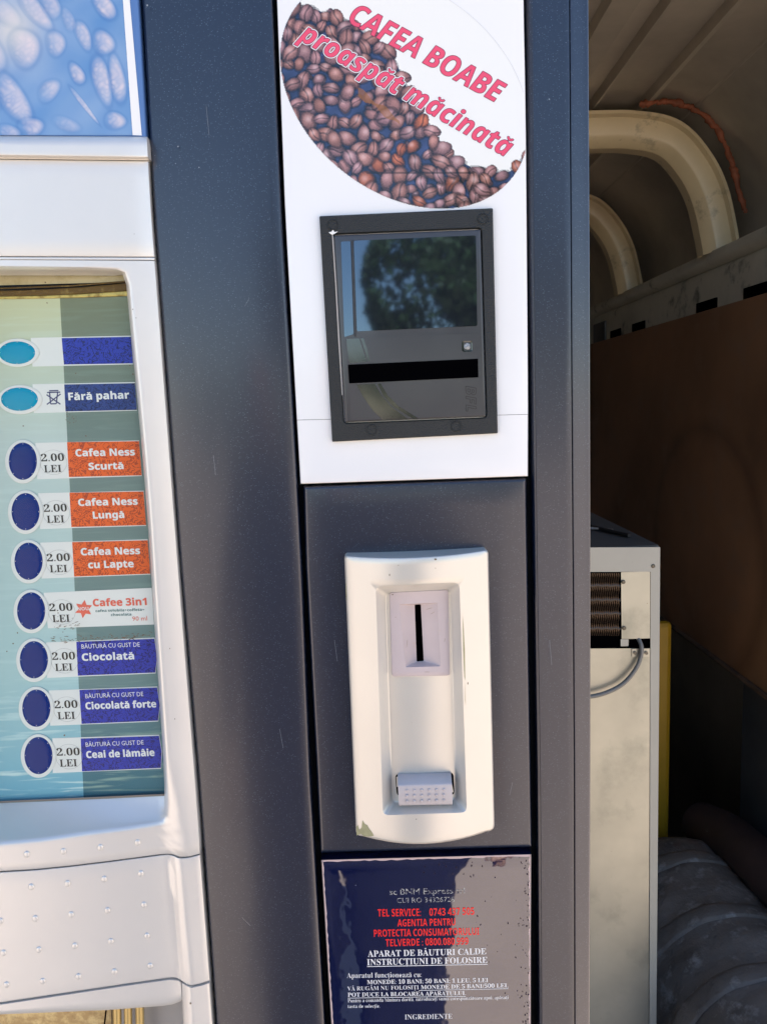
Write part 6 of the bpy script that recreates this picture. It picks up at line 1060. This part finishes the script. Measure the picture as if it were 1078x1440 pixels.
boxw('casing', xl, xr, tC+.004-CAMD, tC+.42-CAMD, zb, zt, M['cream'], CB, .002)
boxw('cabinet_top', xl+.003, xr-.003, tC+.006-CAMD, tC+.418-CAMD, zt+.0005, zt+.003, M['topgrey'], CB, .0)
def dq(name, q, k, m, th=1.0, parent=CB, rad=.6):
    L = rr(q, rad, 2); a = D(L[:, 0], L[:, 1], tC-(k-th)/1000.); b = D(L[:, 0], L[:, 1], tC-k/1000.); return loft(name, [a, b], m, parent, smooth=None)
dq('cover_plate', [(700, 804), (914.5, 803.5), (914, 912.5), (700, 912.5)], -3.2, M['black'], .2)
for o_ in [bpy.data.objects['cover_plate']]: o_.name = 'condenser_bay'
dq('top_rail', [(700, 770.6), (927.6, 769.4), (927.2, 804), (700, 804.6)], 1.5, M['cream'], 5)
dq('side_flange', [(914.2, 804), (927.4, 804), (921.5, 1520), (912.2, 1520)], 1.4, M['cream'], 5)
dq('galvanised_cover', [(700, 912.6), (913.4, 911.6), (910.6, 1520), (700, 1520)], .4, M['galv'], 4)
cpq = dq('cover_plate', [(872.6, 804.6), (913.6, 803.8), (913.4, 897.6), (873.4, 898.8)], .6, M['galv'], 1.5)
dq('cover_tab', [(872, 899), (883.2, 899), (883, 908.6), (872.2, 908.8)], .2, M['cream'], 1.2)
for (x, y, r_) in ((917.8, 796, 2.9), (876, 818.4, 2.9), (877, 883.3, 2.9)):
    c0_ = ell(x, y, r_, r_, 14); loft('rivet', [D(c0_[:, 0], c0_[:, 1], tC-.0005), D(c0_[:, 0], c0_[:, 1], tC-.002), D((c0_[:, 0]-x)*.6+x, (c0_[:, 1]-y)*.6+y, tC-.003)], mat('dull screw head', (.12, .11, .09), .4, metal=.6) if x > 900 else bpy.data.materials['dull screw head'], CB)
for i in range(14):
    x = 829+i*3.05-30*0; a = [D(x+.7*math.sin(y*.32), y, tC+.0012) for y in range(806, 896, 4)]
    tube('condenser_fin', a, .0009, M['fin'], CB, 5)
for y in (823, 843, 862, 883):
    a = [D(x, y+.8*math.sin(x*.5), tC+.0030) for x in range(790, 873, 3)]; tube('condenser_tube', a, .0028, M['coil'], CB, 8)
dq('clamp', [(888, 912.6), (912.4, 912), (912.4, 923.6), (888, 924)], 2.2, M['galv'], 1.2)
for x in (892.6, 908.4): c0_ = ell(x, 918.6, 2.4, 2.4, 12); loft('clamp_screw', [D(c0_[:, 0], c0_[:, 1], tC-.0022), D(c0_[:, 0], c0_[:, 1], tC-.0045)], bpy.data.materials['dull screw head'], CB)
M['cable'] = mat('grey cable sheath', (.20, .195, .18), .35)
tube('power_cable', smoothline([D(896, 897, tC+.003), D(901, 908, tC-.006), D(900.5, 922, tC-.008), D(893, 941, tC-.010), D(876, 961, tC-.012), D(852, 974, tC-.013), D(825, 980, tC-.013), D(790, 980, tC-.012)], 60), .0033, M['cable'], CB, 10)
# cable lying on top
KB = tube('cable', smoothline([ct(.28, -.222, tC+.28), ct(.33, -.222, tC+.33), ct(.345, -.222, tC+.30), ct(.362, -.222, tC+.20), ct(.385, -.222, tC+.12), ct(.402, -.222, tC+.07)], 50), .0035, mat('black cable', (.015, .013, .013), .5), None, 8)
tag(KB, 'black cable end lying across the top of the cream metal cabinet', 'cable')
KW = tube('wire', smoothline([ct(.318, -.222, tC+.16), ct(.36, -.222, tC+.155), ct(.382, -.222, tC+.14), ct(.392, -.222, tC+.13), ct(.39, -.222, tC+.12)], 30), .0022, mat('pale frayed wire', (.35, .30, .26), .6), None, 6)
tag(KW, 'short pale frayed wire lying on the dark cabinet top', 'wire')

# ---- yellow board
t_ = 1.575; x0, x1 = D(914, 900, t_)[0], D(945.5, 900, t_)[0]; z0, z1 = CZ-1.286, D(940, 875, t_)[2]
o = boxw('yellow_board', x0-.08, x1, t_-CAMD, t_+.022-CAMD, z0, z1, mat('yellow painted board', (.50, .28, .012), .45, vary=(8, .2), stain=(40, .66, .72, (.15, .10, .03))), None, .011)
tag(o, 'narrow yellow upright board with rounded corner behind the cream cabinet', 'board')

# ---- dusty tank on the floor
M['tank'] = mat('dusty grey tank', (.24, .20, .17), .7, vary=(7, .45), stain=[(8, .52, .68, (.075, .06, .05)), (30, .54, .66, (.34, .31, .28)), (14, .60, .66, (.10, .075, .06)), (5, .62, .72, (.14, .07, .05))], bump=(70, .5, .006))
TK = empty('dusty_tank', tuple(ct(.61, -1.29, 1.25))); tag(TK, 'dusty grey banded cylindrical tank lying on the van floor beside the cabinet', 'tank')
def cyl_y(name, cx, cz, r, ts, m, parent, n=90, cap=True):
    rings = []
    for (t, k) in ts:
        a = np.linspace(0, 2*math.pi, n, endpoint=False); w = 1+.012*np.sin(3*a+t*9)+.010*np.sin(5*a-t*31)+.006*np.sin(9*a+t*53)+.004*np.sin(17*a+t*97)
        rings.append(np.stack([cx(t)+np.cos(a)*r*k*w, t-CAMD+0*a, cz(t)+CZ+np.sin(a)*r*k*w], -1))
    return loft(name, rings, m, parent, cap=cap, cap0=cap, smooth=50)
cxf = lambda t: .610; czf = lambda t: -1.105
ts = [(.90, .3), (.91, .75), (.93, .93), (.96, 1)]+[(.96+.01*i, 1+.008*math.sin(i*.9)) for i in range(1, 54)]+[(1.51, .95), (1.535, .75), (1.545, .3)]
cyl_y('tank_body', cxf, czf, .172, ts, M['tank'], TK)
for tb in (1.105, 1.255, 1.42):
    cyl_y('tank_band', cxf, czf, .172, [(tb-.020, 1.0), (tb-.018, 1.03), (tb-.015, 1.036), (tb+.010, 1.032), (tb+.018, 1.02), (tb+.020, 1.0)], M['tank'], TK, cap=False)
tube('filler_bend', smoothline([ct(.52, -.99, .97), ct(.56, -.955, .975), ct(.61, -.945, 1.0), ct(.64, -.96, 1.05)], 20), .035, M['tank'], TK, 14)
WB = tube('wheel_arch_bar', smoothline([ct(.70, -.96, 1.58), ct(.71, -.925, 1.46), ct(.72, -.915, 1.32), ct(.735, -.92, 1.15), ct(.74, -.93, 1.0)], 40), .048, mat('dark red brown dusty casing', (.07, .04, .035), .6, vary=(9, .5), stain=(30, .64, .72, (.25, .23, .22))), None, 16)
tag(WB, 'dark reddish brown dusty pipe between the grey tank and van side wall', 'pipe')

# ================================================================== OUTSIDE, in front of the machine (mirrored in the glossy parts)
gm = mat('sunlit sandy paving', (.47, .375, .30), .9, vary=(.8, .2), stain=(3, .55, .7, (.38, .31, .25)), bump=(20, .3, .01))
g = mk('ground', [(-150, -150, 0), (150, -150, 0), (150, 150, 0), (-150, 150, 0)], [(0, 1, 2, 3)], gm, None, None); g['kind'] = 'structure'
leafm = [mat('leaf green %d' % i, c, .5, vary=(3, .4)) for i, c in enumerate(((.045, .085, .02), (.07, .12, .03), (.03, .055, .018)))]
bark = mat('tree bark', (.09, .065, .045), .9, vary=(6, .4))
def tree(name, label, cat, x, y, h, r, n, grp=None, seed=1, m=0, trunk=True, squash=.8):
    R = np.random.default_rng(seed); T_ = empty(name, (x, y, 0)); tag(T_, label, cat, grp)
    if trunk: tube('trunk', [(x, y, 0), (x+.05, y, h*.3), (x-.05, y+.1, h*.75)], lambda t: .16*(1-t*.7)*h/6, bark, T_, 9)
    V = []; F = []; cz = h-r*squash if trunk else h*.5
    cl_ = [(R.normal(0, .62, 3)) for _ in range(26)]
    for i in range(n):
        c = cl_[R.integers(26)]; p = c*np.array([r, r, r*squash])*.85+R.normal(0, .15, 3)*r; p = p*min(1, r*1.35/max(np.linalg.norm(p/np.array([1, 1, squash])), 1e-3)); p = p+np.array([x, y, cz])
        if p[2] < .1: continue
        a = R.normal(0, 1, 3); a /= np.linalg.norm(a); b = np.cross(a, R.normal(0, 1, 3)); b /= np.linalg.norm(b); s_ = R.uniform(.07, .16)*max(r/2.5, .6); n0 = len(V)
        V += [p-a*s_, p+b*s_*.55, p+a*s_, p-b*s_*.55]; F.append((n0, n0+1, n0+2, n0+3))
    mk('crown', V, F, leafm[m], T_, None); return T_
tree('broadleaf_tree', 'large dark green broadleaf tree facing the machine, mirrored in the bill slot lens', 'tree', 3.4, -21, 7.0, 2.7, 12000, seed=3)
tree('broadleaf_tree', 'shorter green tree right of the large one, facing the machine', 'tree', 7.2, -23, 6.2, 2.6, 6000, seed=4, m=1)
for i, (x, y, h, r, lab) in enumerate(((-8, -24, 3.0, 2.0, 'low bush at the far left of the hedge opposite'), (-4.6, -23, 2.7, 1.8, 'second low bush left of the large tree'), (-1.6, -22.5, 3.0, 1.7, 'rounded bush just left of the large tree'), (1.2, -22, 2.6, 1.6, 'low bush in front of the large tree trunk'), (4.6, -22.5, 3.2, 1.9, 'bushy shrub under the right side of the large tree'))):
    tree('bush', lab, 'bush', x, y, h, r, 3000, 'bushes facing the machine', seed=20+i, m=i % 3, trunk=False, squash=.85)
# the photographer, dark clothes, standing before the machine
def skin_obj(name, joints, edges, m, parent, sub=2, root=0):
    me = bpy.data.meshes.new(name); me.from_pydata([j[0] for j in joints], edges, []); o = bpy.data.objects.new(name, me); col.objects.link(o); o.parent = parent
    s = o.modifiers.new('skin', 'SKIN'); s.use_smooth_shade = True
    for i, j in enumerate(joints): me.skin_vertices[0].data[i].radius = (j[1], j[2] if len(j) > 2 else j[1])
    me.skin_vertices[0].data[root].use_root = True
    q = o.modifiers.new('sub', 'SUBSURF'); q.levels = sub; q.render_levels = sub; me.materials.append(m); WL[o.name] = WL[parent.name]; return o
PE = empty('person', (-.105, -1.02, 0)); tag(PE, 'person in dark clothes standing upright facing the machine', 'person')
cloth = mat('dark navy clothing', (.02, .022, .035), .85, vary=(30, .3)); skinm = mat('skin', (.42, .25, .17), .5); hair = mat('dark hair', (.02, .014, .01), .7, bump=(200, .5, .01))
J = [((0, 0, .98), .27, .15), ((0, 0, 1.18), .25, .13), ((0, -.01, 1.38), .22, .13), ((0, 0, 1.50), .07), ((.17, 0, 1.44), .065), ((-.17, 0, 1.44), .065), ((.30, .0, 1.18), .048), ((-.30, .0, 1.18), .048), ((.31, .06, .94), .036), ((-.31, .06, .94), .036), ((.14, 0, .85), .16), ((-.14, 0, .85), .16), ((.11, .03, .50), .115), ((-.11, .03, .50), .115), ((.11, 0, .10), .09), ((-.11, 0, .10), .09), ((.12, .14, .05), .04), ((-.12, .14, .05), .04)]
skin_obj('clothing', J, [(0, 1), (1, 2), (2, 3), (2, 4), (2, 5), (4, 6), (5, 7), (6, 8), (7, 9), (0, 10), (0, 11), (10, 12), (11, 13), (12, 14), (13, 15), (14, 16), (15, 17)], cloth, PE)
skin_obj('head', [((0, 0, 1.50), .055), ((0, .01, 1.58), .065, .075), ((0, .0, 1.67), .078, .095), ((0, .105, 1.625), .014)], [(0, 1), (1, 2), (2, 3)], skinm, PE)
skin_obj('hair', [((0, -.03, 1.62), .075, .07), ((0, -.02, 1.72), .08, .09)], [(0, 1)], hair, PE)
for s_ in (1, -1):
    jj = [((s_*.31, .06, .94), .028), ((s_*.31, .075, .86), .036, .017)]; ee = [(0, 1)]
    for k, ln in enumerate((.070, .078, .073, .058)):
        n0 = len(jj); yk = .11-k*.022; jj += [((s_*.31, yk, .83), .009), ((s_*.305, yk+.006, .83-ln*.5), .008), ((s_*.296, yk+.004, .83-ln), .007)]; ee += [(1, n0), (n0, n0+1), (n0+1, n0+2)]
    n0 = len(jj); jj += [((s_*.29, .115, .865), .010), ((s_*.285, .130, .835), .009)]; ee += [(1, n0), (n0, n0+1)]
    skin_obj('hand', jj, ee, skinm, PE)
